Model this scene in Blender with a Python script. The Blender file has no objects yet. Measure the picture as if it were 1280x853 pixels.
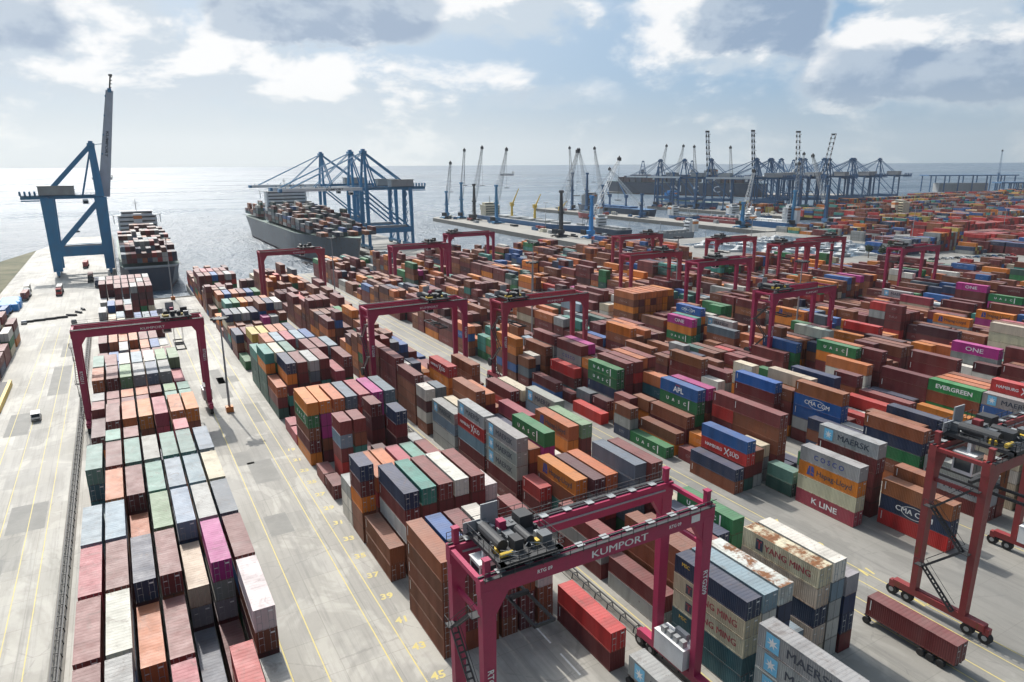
import bpy, bmesh, math, random
import numpy as np
from mathutils import Vector, Matrix
from mathutils.bvhtree import BVHTree

S = bpy.context.scene
COL = S.collection
R = math.radians
PI = math.pi

# ------------------------------------------------------------------ helpers
class MB:
    """collects boxes, bars, tubes and polygons and links them as one mesh"""
    def __init__(self):
        self.v = []; self.f = []; self.m = []; self.cur = 0
    def mat(self, i):
        self.cur = i; return self
    def _add(self, vs, fs):
        n = len(self.v); self.v += [tuple(p) for p in vs]
        for f in fs:
            self.f.append(tuple(i + n for i in f)); self.m.append(self.cur)
    def box(self, x0, y0, z0, x1, y1, z1):
        vs = [(x0,y0,z0),(x1,y0,z0),(x1,y1,z0),(x0,y1,z0),(x0,y0,z1),(x1,y0,z1),(x1,y1,z1),(x0,y1,z1)]
        self._add(vs, [(0,3,2,1),(4,5,6,7),(0,1,5,4),(1,2,6,5),(2,3,7,6),(3,0,4,7)]); return self
    def cbox(self, cx, cy, cz, sx, sy, sz):
        return self.box(cx-sx/2, cy-sy/2, cz-sz/2, cx+sx/2, cy+sy/2, cz+sz/2)
    def bar(self, a, b, w, h=None, w2=None, h2=None):
        """rectangular bar from a to b; w across, h the other way; optional taper"""
        h = w if h is None else h; w2 = w if w2 is None else w2; h2 = h if h2 is None else h2
        a = Vector(a); b = Vector(b); d = b - a
        if d.length < 1e-6: return self
        d.normalize()
        up = Vector((0,0,1)) if abs(d.z) < 0.95 else Vector((0,1,0))
        s = d.cross(up).normalized(); u = s.cross(d)
        vs = []
        for p, ww, hh in ((a,w,h),(b,w2,h2)):
            for i, j in ((-1,-1),(1,-1),(1,1),(-1,1)):
                vs.append(p + s*(i*ww/2) + u*(j*hh/2))
        self._add(vs, [(0,1,2,3),(7,6,5,4),(0,4,5,1),(1,5,6,2),(2,6,7,3),(3,7,4,0)]); return self
    def tube(self, a, b, r, n=6, r2=None, caps=True):
        a = Vector(a); b = Vector(b); d = b - a
        if d.length < 1e-6: return self
        r2 = r if r2 is None else r2
        d.normalize(); up = Vector((0,0,1)) if abs(d.z) < 0.95 else Vector((0,1,0))
        s = d.cross(up).normalized(); u = s.cross(d)
        vs = []
        for p, rr in ((a,r),(b,r2)):
            for i in range(n):
                t = 2*PI*i/n; vs.append(p + s*(rr*math.cos(t)) + u*(rr*math.sin(t)))
        fs = [(i,(i+1)%n,n+(i+1)%n,n+i) for i in range(n)]
        if caps: fs += [tuple(reversed(range(n))), tuple(range(n,2*n))]
        self._add(vs, fs); return self
    def prism(self, pts, z0, z1):
        n = len(pts); vs = [(x,y,z0) for x,y in pts] + [(x,y,z1) for x,y in pts]
        fs = [(i,(i+1)%n,n+(i+1)%n,n+i) for i in range(n)] + [tuple(reversed(range(n))), tuple(range(n,2*n))]
        self._add(vs, fs); return self
    def quad(self, *p):
        self._add(p, [tuple(range(len(p)))]); return self
    def mesh(self, name, mats):
        me = bpy.data.meshes.new(name); me.from_pydata(self.v, [], self.f); me.update()
        for m in (mats if isinstance(mats, (list,tuple)) else [mats]): me.materials.append(m)
        if any(self.m): me.polygons.foreach_set('material_index', self.m)
        return me
    def build(self, name, mats, parent=None, loc=None):
        return link(name, self.mesh(name, mats), parent, loc)

def link(name, me, parent=None, loc=None, rot=None):
    o = bpy.data.objects.new(name, me); COL.objects.link(o)
    if parent is not None: o.parent = parent
    if loc is not None: o.location = loc
    if rot is not None: o.rotation_euler = rot
    return o
def tag(o, label=None, cat=None, group=None, kind=None):
    for k, v in (('label',label),('category',cat),('group',group),('kind',kind)):
        if v: o[k] = v
    return o
def empty(name, loc=(0,0,0), rz=0.0):
    o = bpy.data.objects.new(name, None); COL.objects.link(o)
    o.location = loc; o.rotation_euler = (0,0,rz); o.empty_display_size = 1; return o

# ------------------------------------------------------------------ camera (solved from the photograph)
F, PITCH, ROLL, YAW, CH = 864.4148, 0.2496578, -0.0057525, 0.5157067, 63.11537
cp, sp, cy_, sy_ = math.cos(PITCH), math.sin(PITCH), math.cos(YAW), math.sin(YAW)
FW = Vector((sy_*cp, cy_*cp, -sp)); RT0 = Vector((cy_, -sy_, 0)); UP0 = RT0.cross(FW)
RT = RT0*math.cos(ROLL) + UP0*math.sin(ROLL); UPV = -RT0*math.sin(ROLL) + UP0*math.cos(ROLL)
cam = bpy.data.cameras.new('camera'); co = bpy.data.objects.new('camera', cam); COL.objects.link(co)
cam.sensor_width = 36.0; cam.lens = F/1280*36.0; cam.clip_end = 90000; cam.clip_start = 1.0
M = Matrix((RT, UPV, -FW)).transposed().to_4x4(); M.translation = (0,0,CH); co.matrix_world = M
S.camera = co
def proj(x, y, z):
    d = Vector((x, y, z-CH)); w = d.dot(FW)
    return 640+F*d.dot(RT)/w, 426.5-F*d.dot(UPV)/w, w

# ------------------------------------------------------------------ materials
class NT:
    def __init__(self, name):
        self.m = bpy.data.materials.new(name); self.m.use_nodes = True
        self.t = self.m.node_tree; self.n = self.t.nodes; self.l = self.t.links
        self.b = self.n['Principled BSDF']
    def node(self, typ, **kw):
        nd = self.n.new(typ)
        for k, v in kw.items():
            if k.startswith('i_'): nd.inputs[k[2:].replace('_',' ')].default_value = v
            else: setattr(nd, k, v)
        return nd
    def L(self, a, b): self.l.new(a, b)
    def pos(self, scale=(1,1,1), obj=False):
        if obj: src = self.node('ShaderNodeTexCoord').outputs['Object']
        else: src = self.node('ShaderNodeNewGeometry').outputs['Position']
        mp = self.node('ShaderNodeVectorMath', operation='MULTIPLY'); self.L(src, mp.inputs[0]); mp.inputs[1].default_value = scale
        return mp.outputs[0]
    def noise(self, vec, scale, detail=4, rough=.55, dist=0):
        nd = self.node('ShaderNodeTexNoise'); self.L(vec, nd.inputs['Vector'])
        nd.inputs['Scale'].default_value = scale; nd.inputs['Detail'].default_value = detail; nd.inputs['Roughness'].default_value = rough
        nd.inputs['Distortion'].default_value = dist
        return nd.outputs['Fac']
    def ramp(self, fac, pts):
        nd = self.node('ShaderNodeValToRGB'); self.L(fac, nd.inputs[0]); cr = nd.color_ramp
        while len(cr.elements) < len(pts): cr.elements.new(.5)
        for e, (p, c) in zip(cr.elements, pts):
            e.position = p; e.color = (c,c,c,1) if not isinstance(c,(tuple,list)) else (*c,1)
        return nd.outputs[0]
    def mix(self, fac, a, b, mode='MIX'):
        nd = self.node('ShaderNodeMix', data_type='RGBA', blend_type=mode)
        for s, v in ((nd.inputs[0],fac),(nd.inputs[6],a),(nd.inputs[7],b)):
            if isinstance(v,(int,float)): s.default_value = v
            elif isinstance(v,(tuple,list)): s.default_value = (*v,1) if len(v)==3 else v
            else: self.L(v, s)
        return nd.outputs[2]
    def math(self, op, a, b=0.0, c=0.0, clamp=False):
        nd = self.node('ShaderNodeMath', operation=op, use_clamp=clamp)
        for s, v in zip(nd.inputs, (a,b,c)):
            if isinstance(v,(int,float)): s.default_value = v
            else: self.L(v, s)
        return nd.outputs[0]
    def xyz(self, vec):
        nd = self.node('ShaderNodeSeparateXYZ'); self.L(vec, nd.inputs[0]); return nd.outputs
    def bump(self, h, strength=.5, dist=.1):
        nd = self.node('ShaderNodeBump'); nd.inputs['Strength'].default_value = strength; nd.inputs['Distance'].default_value = dist
        self.L(h, nd.inputs['Height']); self.L(nd.outputs[0], self.b.inputs['Normal'])
    def col(self, c):
        if isinstance(c,(tuple,list)): self.b.inputs['Base Color'].default_value = (*c,1)
        else: self.L(c, self.b.inputs['Base Color'])
    def rough(self, r):
        if isinstance(r,(int,float)): self.b.inputs['Roughness'].default_value = r
        else: self.L(r, self.b.inputs['Roughness'])

def paint(name, c, rough=.45, dirt=.35, scale=.35, dirtcol=(.10,.075,.06), rust=0.0, metal=0.0):
    t = NT(name); p = t.pos((1,1,.45))
    n = t.noise(p, scale, 6, .65)
    f = t.ramp(n, [(.42,0),(.75,dirt)])
    c1 = t.mix(f, c, dirtcol)
    n2 = t.noise(t.pos((1,1,1)), scale*7, 3)
    c2 = t.mix(t.math('MULTIPLY', n2, .35), c1, [min(1,k*1.5+.02) for k in c])
    if rust:
        r = t.ramp(t.noise(t.pos((1,1,.3)), .9, 8, .7), [(.60-.1*rust,0),(.66,1)])
        c2 = t.mix(r, c2, (.16,.06,.02))
    t.col(c2); t.rough(rough); t.b.inputs['Metallic'].default_value = metal
    return t.m

def container_mat(name, bulk=False, rusty=False):
    t = NT(name)
    if bulk:
        a = t.node('ShaderNodeAttribute', attribute_name='Col'); base = a.outputs['Color']; rnd = a.outputs['Alpha']
        rv = t.math('MULTIPLY', rnd, 57.0)
    else:
        a = t.node('ShaderNodeObjectInfo'); base = a.outputs['Color']; rv = t.math('MULTIPLY', a.outputs['Random'], 0.0)
    g = t.node('ShaderNodeNewGeometry')
    nz = t.xyz(g.outputs['Normal'])
    up = t.ramp(nz[2], [(.6,0),(.9,1)])
    P = g.outputs['Position']
    # faded paint and grime streaks
    n = t.noise(t.pos((1,1,.22)), .55, 6, .7)
    c = t.mix(t.ramp(n, [(.40,0),(.85,.34)]), base, (.05,.04,.035))
    n3 = t.noise(t.pos((.25,.25,.25)), .5, 2)
    c = t.mix(t.ramp(n3, [(.35,0),(.7,.04)]), c, (.42,.37,.34))
    # faded panels, dents
    pn = t.noise(t.pos((.05,.42,.05)), 1.0, 2, .4)
    c = t.mix(t.math('MULTIPLY', t.ramp(pn, [(.40,0),(.65,1)]), .09), c, (.30,.25,.22))
    c = t.mix(t.math('MULTIPLY', t.ramp(pn, [(.30,1),(.46,0)]), .28), c, (.02,.015,.015))
    # dusty, sun-bleached roof with puddle stains; pale tint also imitates sky reflection
    nt = t.noise(t.pos((1,.5,1)), .8, 5, .65)
    dust_sheen = t.math('MULTIPLY', up, t.ramp(nt, [(.2,.15),(.8,.34)]))
    c = t.mix(dust_sheen, c, (.25,.215,.20))
    st_ = t.noise(t.pos((1,.7,1)), .55, 7, .72, 1.2)
    c = t.mix(t.math('MULTIPLY', up, t.ramp(st_, [(.55,0),(.66,.45)])), c, (.12,.09,.075))
    # roof panel seams and frame edges come from the unwrapped faces
    uv = t.node('ShaderNodeUVMap')
    U = t.xyz(uv.outputs[0])
    if bulk:
        # corrugation along the long side, doors on the short side
        px = t.xyz(P)
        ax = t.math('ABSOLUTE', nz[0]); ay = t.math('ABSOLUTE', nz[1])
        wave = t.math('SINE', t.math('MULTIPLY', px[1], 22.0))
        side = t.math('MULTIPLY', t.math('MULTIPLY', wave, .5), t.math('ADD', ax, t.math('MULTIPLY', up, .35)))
        eu = t.math('MINIMUM', U[0], t.math('SUBTRACT', 1.0, U[0])); ev = t.math('MINIMUM', U[1], t.math('SUBTRACT', 1.0, U[1]))
        edge_u = t.math('LESS_THAN', eu, .012); edge_v = t.math('LESS_THAN', ev, .045)
        edge = t.math('MAXIMUM', edge_u, edge_v)
        mid = t.math('MULTIPLY', t.math('LESS_THAN', t.math('ABSOLUTE', t.math('SUBTRACT', U[0], .5)), .02), ay)
        bars = t.math('MULTIPLY', t.math('GREATER_THAN', t.math('SINE', t.math('MULTIPLY', U[0], 50.0)), .86), ay)
        dk = t.math('ADD', t.math('MULTIPLY', edge, .45), t.math('MULTIPLY', t.math('ADD', mid, t.math('MULTIPLY', bars, .45)), .6), clamp=True)
        c = t.mix(dk, c, (.03,.025,.022))
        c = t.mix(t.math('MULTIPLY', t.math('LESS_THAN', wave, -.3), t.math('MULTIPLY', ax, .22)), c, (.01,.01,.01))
        # worn white markings in the middle of some sides
        vz = t.node('ShaderNodeTexVoronoi', feature='F1', distance='CHEBYCHEV'); cmb = t.node('ShaderNodeCombineXYZ'); t.L(t.math('MULTIPLY', U[0], 16.0), cmb.inputs[0]); t.L(t.math('MULTIPLY', U[1], 3.2), cmb.inputs[1]); t.L(rv, cmb.inputs[2]); t.L(cmb.outputs[0], vz.inputs['Vector'])
        cell = t.math('MULTIPLY', t.math('LESS_THAN', vz.outputs['Distance'], .30), t.math('GREATER_THAN', t.xyz(vz.outputs['Color'])[1], .25))
        win = t.math('MULTIPLY', t.math('LESS_THAN', t.math('ABSOLUTE', t.math('SUBTRACT', U[1], .52)), .15), t.math('LESS_THAN', t.math('ABSOLUTE', t.math('SUBTRACT', U[0], .5)), t.math('ADD', .10, t.math('MULTIPLY', t.math('FRACT', t.math('MULTIPLY', rnd, 13.0)), .17))))
        pick = t.math('GREATER_THAN', t.math('FRACT', t.math('MULTIPLY', rnd, 7.0)), .52)
        mk = t.math('MULTIPLY', t.math('MULTIPLY', cell, win), t.math('MULTIPLY', pick, ax))
        c = t.mix(t.math('MULTIPLY', mk, .6), c, (.55,.56,.55))
        t.bump(side, .55, .05)
    else:
        oz = t.xyz(t.node('ShaderNodeTexCoord').outputs['Object'])
        lowr = t.math('MULTIPLY', t.ramp(oz[2], [(.04,1),(.22,0)]), t.ramp(t.noise(t.pos((1,1,.4)), 1.6, 6, .7), [(.42,0),(.58,.8)]))
        c = t.mix(lowr, c, (.13,.055,.028))
        dn = t.noise(t.pos((.6,.6,.6)), 1.4, 4, .6)
        t.bump(dn, .30, .10)
    if rusty:
        r = t.ramp(t.noise(t.pos((1,1,.5)), .42, 8, .72), [(.45,0),(.54,1)])
        r2 = t.math('MULTIPLY', r, t.math('ADD', t.math('MULTIPLY', up, .72), .26), clamp=True)
        rc = t.mix(t.noise(t.pos(), 2.5, 4), (.28,.11,.035), (.09,.035,.015))
        c = t.mix(r2, c, rc)
    else:
        r = t.ramp(t.noise(t.pos((1,1,.6)), 1.3, 7, .72), [(.63,0),(.68,.75)])
        c = t.mix(t.math('MULTIPLY', r, .8), c, (.11,.05,.03))
    t.col(c); t.rough(t.ramp(n, [(.3,.46),(.8,.72)]))
    t.b.inputs['Specular IOR Level'].default_value = .32
    return t.m

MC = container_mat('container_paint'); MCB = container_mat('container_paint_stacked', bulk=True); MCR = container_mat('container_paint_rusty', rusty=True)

def concrete():
    t = NT('yard_concrete'); P = t.pos()
    xy = t.xyz(P)
    big = t.noise(t.pos((.012,.008,1)), 1.0, 3, .6)
    med = t.noise(t.pos((1,.45,1)), .06, 7, .68)
    fine = t.noise(P, .9, 6, .7)
    c = t.mix(t.ramp(med, [(.33,0),(.72,1)]), (.265,.25,.215), (.385,.365,.32))
    c = t.mix(t.ramp(big, [(.42,0),(.62,.7)]), c, (.22,.215,.20))
    blot = t.noise(t.pos((.11,.06,1)), 1.0, 4, .62, .6)
    c = t.mix(t.ramp(blot, [(.50,0),(.56,.55)]), c, (.46,.44,.39))
    c = t.mix(t.ramp(blot, [(.34,.32),(.40,0)]), c, (.20,.19,.165))
    c = t.mix(t.math('MULTIPLY', fine, .35), c, (.16,.15,.135))
    # slabs of slightly different tone with dark joints
    br = t.node('ShaderNodeTexBrick', offset=.0, squash=1.0)
    t.L(P, br.inputs['Vector']); br.inputs['Scale'].default_value = 1.0
    br.inputs['Brick Width'].default_value = 6.2; br.inputs['Row Height'].default_value = 7.7; br.inputs['Mortar Size'].default_value = .055
    br.inputs['Color1'].default_value = (.90,.90,.90,1); br.inputs['Color2'].default_value = (1.10,1.09,1.07,1); br.inputs['Mortar'].default_value = (.72,.71,.69,1)
    c = t.mix(.75, c, br.outputs['Color'], 'MULTIPLY')
    # patch repairs
    vo = t.node('ShaderNodeTexVoronoi', feature='F1', distance='CHEBYCHEV'); t.L(t.pos((.085,.05,0)), vo.inputs['Vector']); vo.inputs['Scale'].default_value = 1.0
    vc = t.xyz(vo.outputs['Color'])
    pf = t.math('MULTIPLY', t.math('GREATER_THAN', vc[0], .80), t.math('LESS_THAN', vo.outputs['Distance'], t.math('ADD', t.math('MULTIPLY', vc[1], .25), .16)))
    c = t.mix(t.math('MULTIPLY', pf, .5), c, (.17,.165,.15))
    ck = t.node('ShaderNodeTexVoronoi', feature='DISTANCE_TO_EDGE'); t.L(t.pos((.07,.045,1)), ck.inputs['Vector']); ck.inputs['Scale'].default_value = 1.0
    wv = t.noise(t.pos(), .5, 5, .7)
    c = t.mix(t.math('MULTIPLY', t.math('LESS_THAN', t.math('ADD', ck.outputs['Distance'], t.math('MULTIPLY', t.math('SUBTRACT', wv, .5), .05)), .003), .28), c, (.10,.095,.09))
    # oil and tyre marks running along the lanes
    tm = t.noise(t.pos((.9,.03,1)), 1.0, 5, .7)
    c = t.mix(t.ramp(tm, [(.48,0),(.72,.5)]), c, (.10,.095,.09))
    sp_ = t.noise(t.pos(), .33, 6, .75)
    c = t.mix(t.ramp(sp_, [(.66,0),(.72,.55)]), c, (.07,.065,.06))
    # greyer surface towards +X; glare at left and shade at right painted in
    rx = t.ramp(t.math('MULTIPLY', xy[0], .004), [(.12,0),(.36,.50)])
    c = t.mix(rx, c, (.15,.145,.135))
    t.col(c); t.rough(t.ramp(med, [(.3,.55),(.7,.8)])); t.bump(fine, .12, .03)
    return t.m
M_CONC = concrete()

def water():
    t = NT('sea_water'); g = t.node('ShaderNodeNewGeometry'); P = g.outputs['Position']
    h0 = t.noise(t.pos((1,.7,1)), .012, 3, .5, .4)
    h1 = t.noise(t.pos((1,.6,1)), .05, 4, .6, .4)
    h2 = t.noise(t.pos((1,.6,1)), .30, 5, .65, .3)
    h = t.math('ADD', t.math('ADD', t.math('MULTIPLY', h1, 3.2), t.math('MULTIPLY', h2, 1.5)), t.math('MULTIPLY', h0, 5.0))
    t.bump(h, 1.0, 1.7)
    wind = t.noise(t.pos((.0011,.0045,1)), 1.0, 5, .6)
    t.rough(t.ramp(wind, [(.40,.24),(.60,.48)]))
    shade = t.ramp(t.noise(t.pos((.0003,.0011,1)), 1.0, 4, .55), [(.40,0),(.62,1)])
    t.col(t.mix(shade, (.008,.040,.075), (.014,.060,.105)))
    t.b.inputs['IOR'].default_value = 1.38; t.b.inputs['Specular IOR Level'].default_value = .85
    return t.m
M_WATER = water()

M_MAG = paint('crane_magenta', (.34,.018,.072), .5, .42, .5, (.10,.03,.045))
M_REDC = paint('crane_red', (.22,.024,.026), .5, .5, rust=.3)
M_FADE = paint('crane_faded_red', (.35,.028,.058), .6, .4)
M_BLUE = paint('crane_blue', (.03,.20,.38), .45, .35)
M_BLUE2 = paint('crane_dark_blue', (.025,.10,.21), .5, .3)
M_STEEL = paint('grey_steel', (.30,.31,.31), .5, .4)
M_DARK = paint('dark_steel', (.022,.024,.027), .65, .3)
M_BLACK = paint('black_rubber', (.012,.012,.013), .8, .2)
M_WHITE = paint('white_paint', (.72,.72,.70), .4, .3)
M_CREAM = paint('cream_paint', (.62,.57,.44), .5, .3)
M_YEL = paint('yellow_paint', (.62,.42,.05), .5, .35)
M_LINE = paint('road_yellow', (.52,.42,.12), .7, .75, .9, (.30,.28,.24))
M_LINEW = paint('road_white', (.6,.6,.57), .7, .5, 1.2, (.30,.28,.24))
M_NAVY = paint('hull_navy', (.025,.045,.075), .45, .3)
M_HULLG = paint('hull_grey', (.14,.15,.155), .5, .35, .12, rust=.35)
M_HULLB = paint('hull_blue', (.03,.12,.26), .45, .3)
M_HULLR = paint('hull_red', (.28,.035,.03), .5, .35)
M_BOOT = paint('hull_boot_red', (.16,.035,.025), .6, .4)
M_GREEN = paint('deck_green', (.06,.13,.10), .6, .4)
M_ROCK = paint('quay_stone', (.17,.16,.14), .85, .6, .25)
M_PIER = paint('pier_deck', (.25,.235,.205), .8, .6, .06, (.15,.145,.135))
M_ORANGE = paint('orange_paint', (.55,.18,.03), .5, .3)
M_RED = paint('bright_red', (.42,.03,.03), .45, .3)
M_BRIGHTB = paint('bright_blue', (.03,.24,.55), .45, .25)
M_INK = paint('dark_lettering', (.03,.04,.06), .5, .2)
M_INKR = paint('red_lettering', (.28,.04,.05), .5, .2)
M_INKB = paint('blue_lettering', (.04,.06,.22), .5, .2)
M_STAR = paint('sky_blue_panel', (.14,.42,.62), .45, .15)
M_LEAF = paint('leaf_green', (.035,.06,.022), .7, .4, .6, (.02,.03,.012))
def glass():
    t = NT('window_glass'); t.col((.02,.03,.04)); t.rough(.08); return t.m
M_GLASS = glass()
def grass():
    t = NT('scrub_grass'); n = t.noise(t.pos(), .05, 8, .7); t.col(t.mix(t.ramp(n,[(.35,0),(.65,1)]), (.045,.055,.02), (.16,.14,.075))); t.rough(.9); return t.m
M_GRASS = grass()

# ------------------------------------------------------------------ lettering
_txt = {}
def text_mesh(s, size, bold=0.0, sx=1.0):
    k = (s, size, bold, sx)
    if k in _txt: return _txt[k]
    cu = bpy.data.curves.new('lettering', 'FONT'); cu.body = s; cu.size = size; cu.align_x = 'CENTER'; cu.align_y = 'CENTER'
    cu.offset = bold*.6; cu.resolution_u = 2
    cu.space_character = 1.0
    o = bpy.data.objects.new('lettering_tmp', cu); COL.objects.link(o)
    bpy.context.view_layer.update()
    me = bpy.data.meshes.new_from_object(o.evaluated_get(bpy.context.evaluated_depsgraph_get()))
    bpy.data.objects.remove(o); bpy.data.curves.remove(cu)
    me.materials.clear()
    for v in me.vertices: v.co.x *= sx
    if 'M' in s and size > .7:      # heavier strokes: the same outline again a little to the side and proud
        bm = bmesh.new(); bm.from_mesh(me); g = bmesh.ops.duplicate(bm, geom=bm.verts[:]+bm.edges[:]+bm.faces[:])
        for v in g['geom']:
            if isinstance(v, bmesh.types.BMVert): v.co.x += size*.045; v.co.y += size*.012; v.co.z += .003
        bm.to_mesh(me); bm.free()
    me.name = 'lettering'; _txt[k] = me; return me
_txtm = {}
def text(s, size, mat, parent, loc, face='-x', bold=0.0, sx=1.0, name='lettering'):
    """face: '-x' reads towards -Y; '-y' reads towards +X; '-ydown' reads downwards on a -Y face"""
    k = (s, size, bold, sx, mat.name)
    if k not in _txtm:
        me = text_mesh(s, size, bold, sx).copy(); me.materials.append(mat); _txtm[k] = me
    rot = {'-x': Matrix(((0,0,-1),(-1,0,0),(0,1,0))), '-y': Matrix(((1,0,0),(0,0,-1),(0,1,0))),
           '-ydown': Matrix(((0,1,0),(0,0,-1),(-1,0,0))), 'up': Matrix(((0,1,0),(-1,0,0),(0,0,1)))}[face]
    return link(name, _txtm[k], parent, loc, rot.to_euler())
USE_HAZE = True
# ------------------------------------------------------------------ containers
W = 2.438
def corr_container(L, H, n):
    """body with corner posts, rails, corrugated walls and roof; near end (-Y) left for the doors"""
    m = MB(); p = .11; r = .13
    w2 = W/2
    for sx in (-1, 1):
        for y in (0, L-p):
            m.box(min(sx*w2, sx*(w2-p)), y, 0, max(sx*w2, sx*(w2-p)), y+p, H)
        xa, xb = sorted((sx*w2, sx*(w2-.07)))
        m.box(xa, p, 0, xb, L-p, .16); m.box(xa, p, H-.11, xb, L-p, H)
    m.box(-w2+p, 0, 0, w2-p, p, .16); m.box(-w2+p, 0, H-.13, w2-p, p, H)
    m.box(-w2+p, L-p, 0, w2-p, L, .16); m.box(-w2+p, L-p, H-.13, w2-p, L, H)
    # side corrugations (trapezoid profile)
    step = (L-2*p)/n; d = .045
    for sx in (-1, 1):
        prof = []
        for i in range(n):
            y = p+i*step
            prof += [(y, 0), (y+step*.30, 0), (y+step*.5, d), (y+step*.80, d)]
        prof.append((L-p, 0)); vs = []
        for y, q in prof:
            x = sx*(w2-.018-q); vs += [(x, y, .15), (x, y, H-.10)]
        fs = [(2*i,2*i+1,2*i+3,2*i+2) if sx > 0 else (2*i,2*i+2,2*i+3,2*i+1) for i in range(len(prof)-1)]
        fs = [tuple(reversed(f)) for f in fs]
        m._add(vs, fs)
    # roof with shallow corrugation running across
    nr = n//2; st = (L-.22)/nr; prof = []
    for i in range(nr):
        y = .11+i*st; prof += [(y, 0), (y+st*.45, 0), (y+st*.55, .014), (y+st*.92, .014)]
    prof.append((L-.11, 0)); vs = []
    for y, q in prof: vs += [(-w2+.07, y, H-.012-q), (w2-.07, y, H-.012-q)]
    m._add(vs, [(2*i,2*i+1,2*i+3,2*i+2) for i in range(len(prof)-1)])
    for y in (0, L):   # header plates at both roof ends
        y0, y1 = (p, .5) if y == 0 else (L-.5, L-p)
        m.box(-w2+.30, y0, H-.02, w2-.30, y1, H-.004)
    # far end wall
    m.quad((-w2+p, L-.05, .15), (-w2+p, L-.05, H-.12), (w2-p, L-.05, H-.12), (w2-p, L-.05, .15))
    # near end backing
    m.quad((-w2+p, .07, .15), (w2-p, .07, .15), (w2-p, .07, H-.12), (-w2+p, .07, H-.12))
    # corner castings
    for sx in (-1,1):
        for y in (-.006, L-.165):
            for z in (0, H-.12):
                xa, xb = sorted((sx*(w2+.006), sx*(w2-.165)))
                m.box(xa, y, z-.0, xb, y+.171, z+.122)
    return m
def door_mesh(H):
    m = MB(); w2 = W/2-.115
    for sx in (-1, 1):
        xa, xb = sorted((sx*.012, sx*w2)); m.box(xa, .022, .16, xb, .06, H-.135)
        for k in range(4):   # pressed panels
            z = .28+k*(H-.55)/4; m.box(xa+.12, .012, z, xb-.12, .022, z+(H-.55)/4-.12)
    return m
def bars_mesh(H):
    m = MB(); w2 = W/2
    for x in (-.92, -.38, .38, .92):
        m.tube((x, -.012, .08), (x, -.012, H-.06), .022, 5)
        for z in (.2, H*.33, H*.66, H-.25): m.box(x-.06, -.02, z, x+.06, .012, z+.05)
    for x in (-.65, .65): m.box(x-.28, -.02, 1.05, x+.28, .0, 1.10)
    m.mat(1).quad((.42, -.024, H-.62), (.90, -.024, H-.62), (.90, -.024, H-.42), (.42, -.024, H-.42)); m.quad((-.9, -.024, H-.95), (-.5, -.024, H-.95), (-.5, -.024, H-.85), (-.9, -.024, H-.85))
    return m
def front_mesh(H):
    """corrugated blind end wall"""
    m = MB(); w2 = W/2-.11; n = 8; st = 2*w2/n; prof = []
    for i in range(n):
        x = -w2+i*st; prof += [(x, 0), (x+st*.3, 0), (x+st*.5, .04), (x+st*.8, .04)]
    prof.append((w2, 0)); vs = []
    for x, q in prof: vs += [(x, .015+q, .15), (x, .015+q, H-.12)]
    m._add(vs, [(2*i,2*i+2,2*i+3,2*i+1) for i in range(len(prof)-1)]); return m
def label_marks(L, H):
    """small white code plates and the long stripe at the end of a side"""
    m = MB(); x = -W/2-.004
    m.quad((x, L-.55, H*.35), (x, L-.68, H*.35), (x, L-.68, H-.35), (x, L-.55, H-.35))
    return m
CM = {}
for key, L_, H_, n_ in (('40h',12.19,2.85,42), ('40s',12.19,2.59,42), ('20h',6.06,2.85,21), ('20s',6.06,2.59,21)):
    CM[key] = {}
    for mn, mat in (('', MC), ('r', MCR)):
        CM[key][mn] = corr_container(L_, H_, n_).mesh('container', mat)
        CM[key]['d'+mn] = door_mesh(H_).mesh('door', mat)
        CM[key]['f'+mn] = front_mesh(H_).mesh('end_wall', mat)
    CM[key]['b'] = bars_mesh(H_).mesh('locking_bars', [M_STEEL, M_WHITE])
    CM[key]['w'] = label_marks(L_, H_).mesh('marking', M_WHITE)

CC = {  # base colours
 'br': (.22,.062,.025), 'bb': (.29,.09,.03), 'mr': (.16,.018,.020), 'mm': (.20,.032,.028), 'dm': (.085,.016,.022),
 'rd': (.50,.026,.022), 'or': (.68,.20,.012), 'pe': (.54,.15,.04), 'nv': (.018,.038,.095), 'bl': (.015,.11,.34),
 'lb': (.22,.31,.37), 'gy': (.36,.37,.355), 'wh': (.68,.65,.58), 'cr': (.62,.53,.38), 'gn': (.02,.19,.06),
 'lg': (.20,.34,.17), 'tl': (.05,.27,.22), 'mg': (.45,.025,.22), 'pk': (.42,.06,.085), 'dg': (.035,.11,.09),
 'yl': (.55,.40,.07), 'ev': (.025,.30,.075), 'dt': (.03,.13,.15), 'sl': (.11,.15,.18), 'aq': (.11,.27,.21)}
CNAME = {'br':'brown','bb':'rust brown','mr':'maroon','mm':'faded maroon','dm':'dark maroon','rd':'red','or':'orange','pe':'pale orange',
 'nv':'navy','bl':'blue','lb':'pale blue grey','gy':'grey','wh':'white','cr':'cream','gn':'green','lg':'light green','tl':'teal','mg':'magenta',
 'pk':'pinkish red','dg':'dark green','yl':'yellow','ev':'bright green','dt':'dark teal','sl':'slate','aq':'mint green'}
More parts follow.
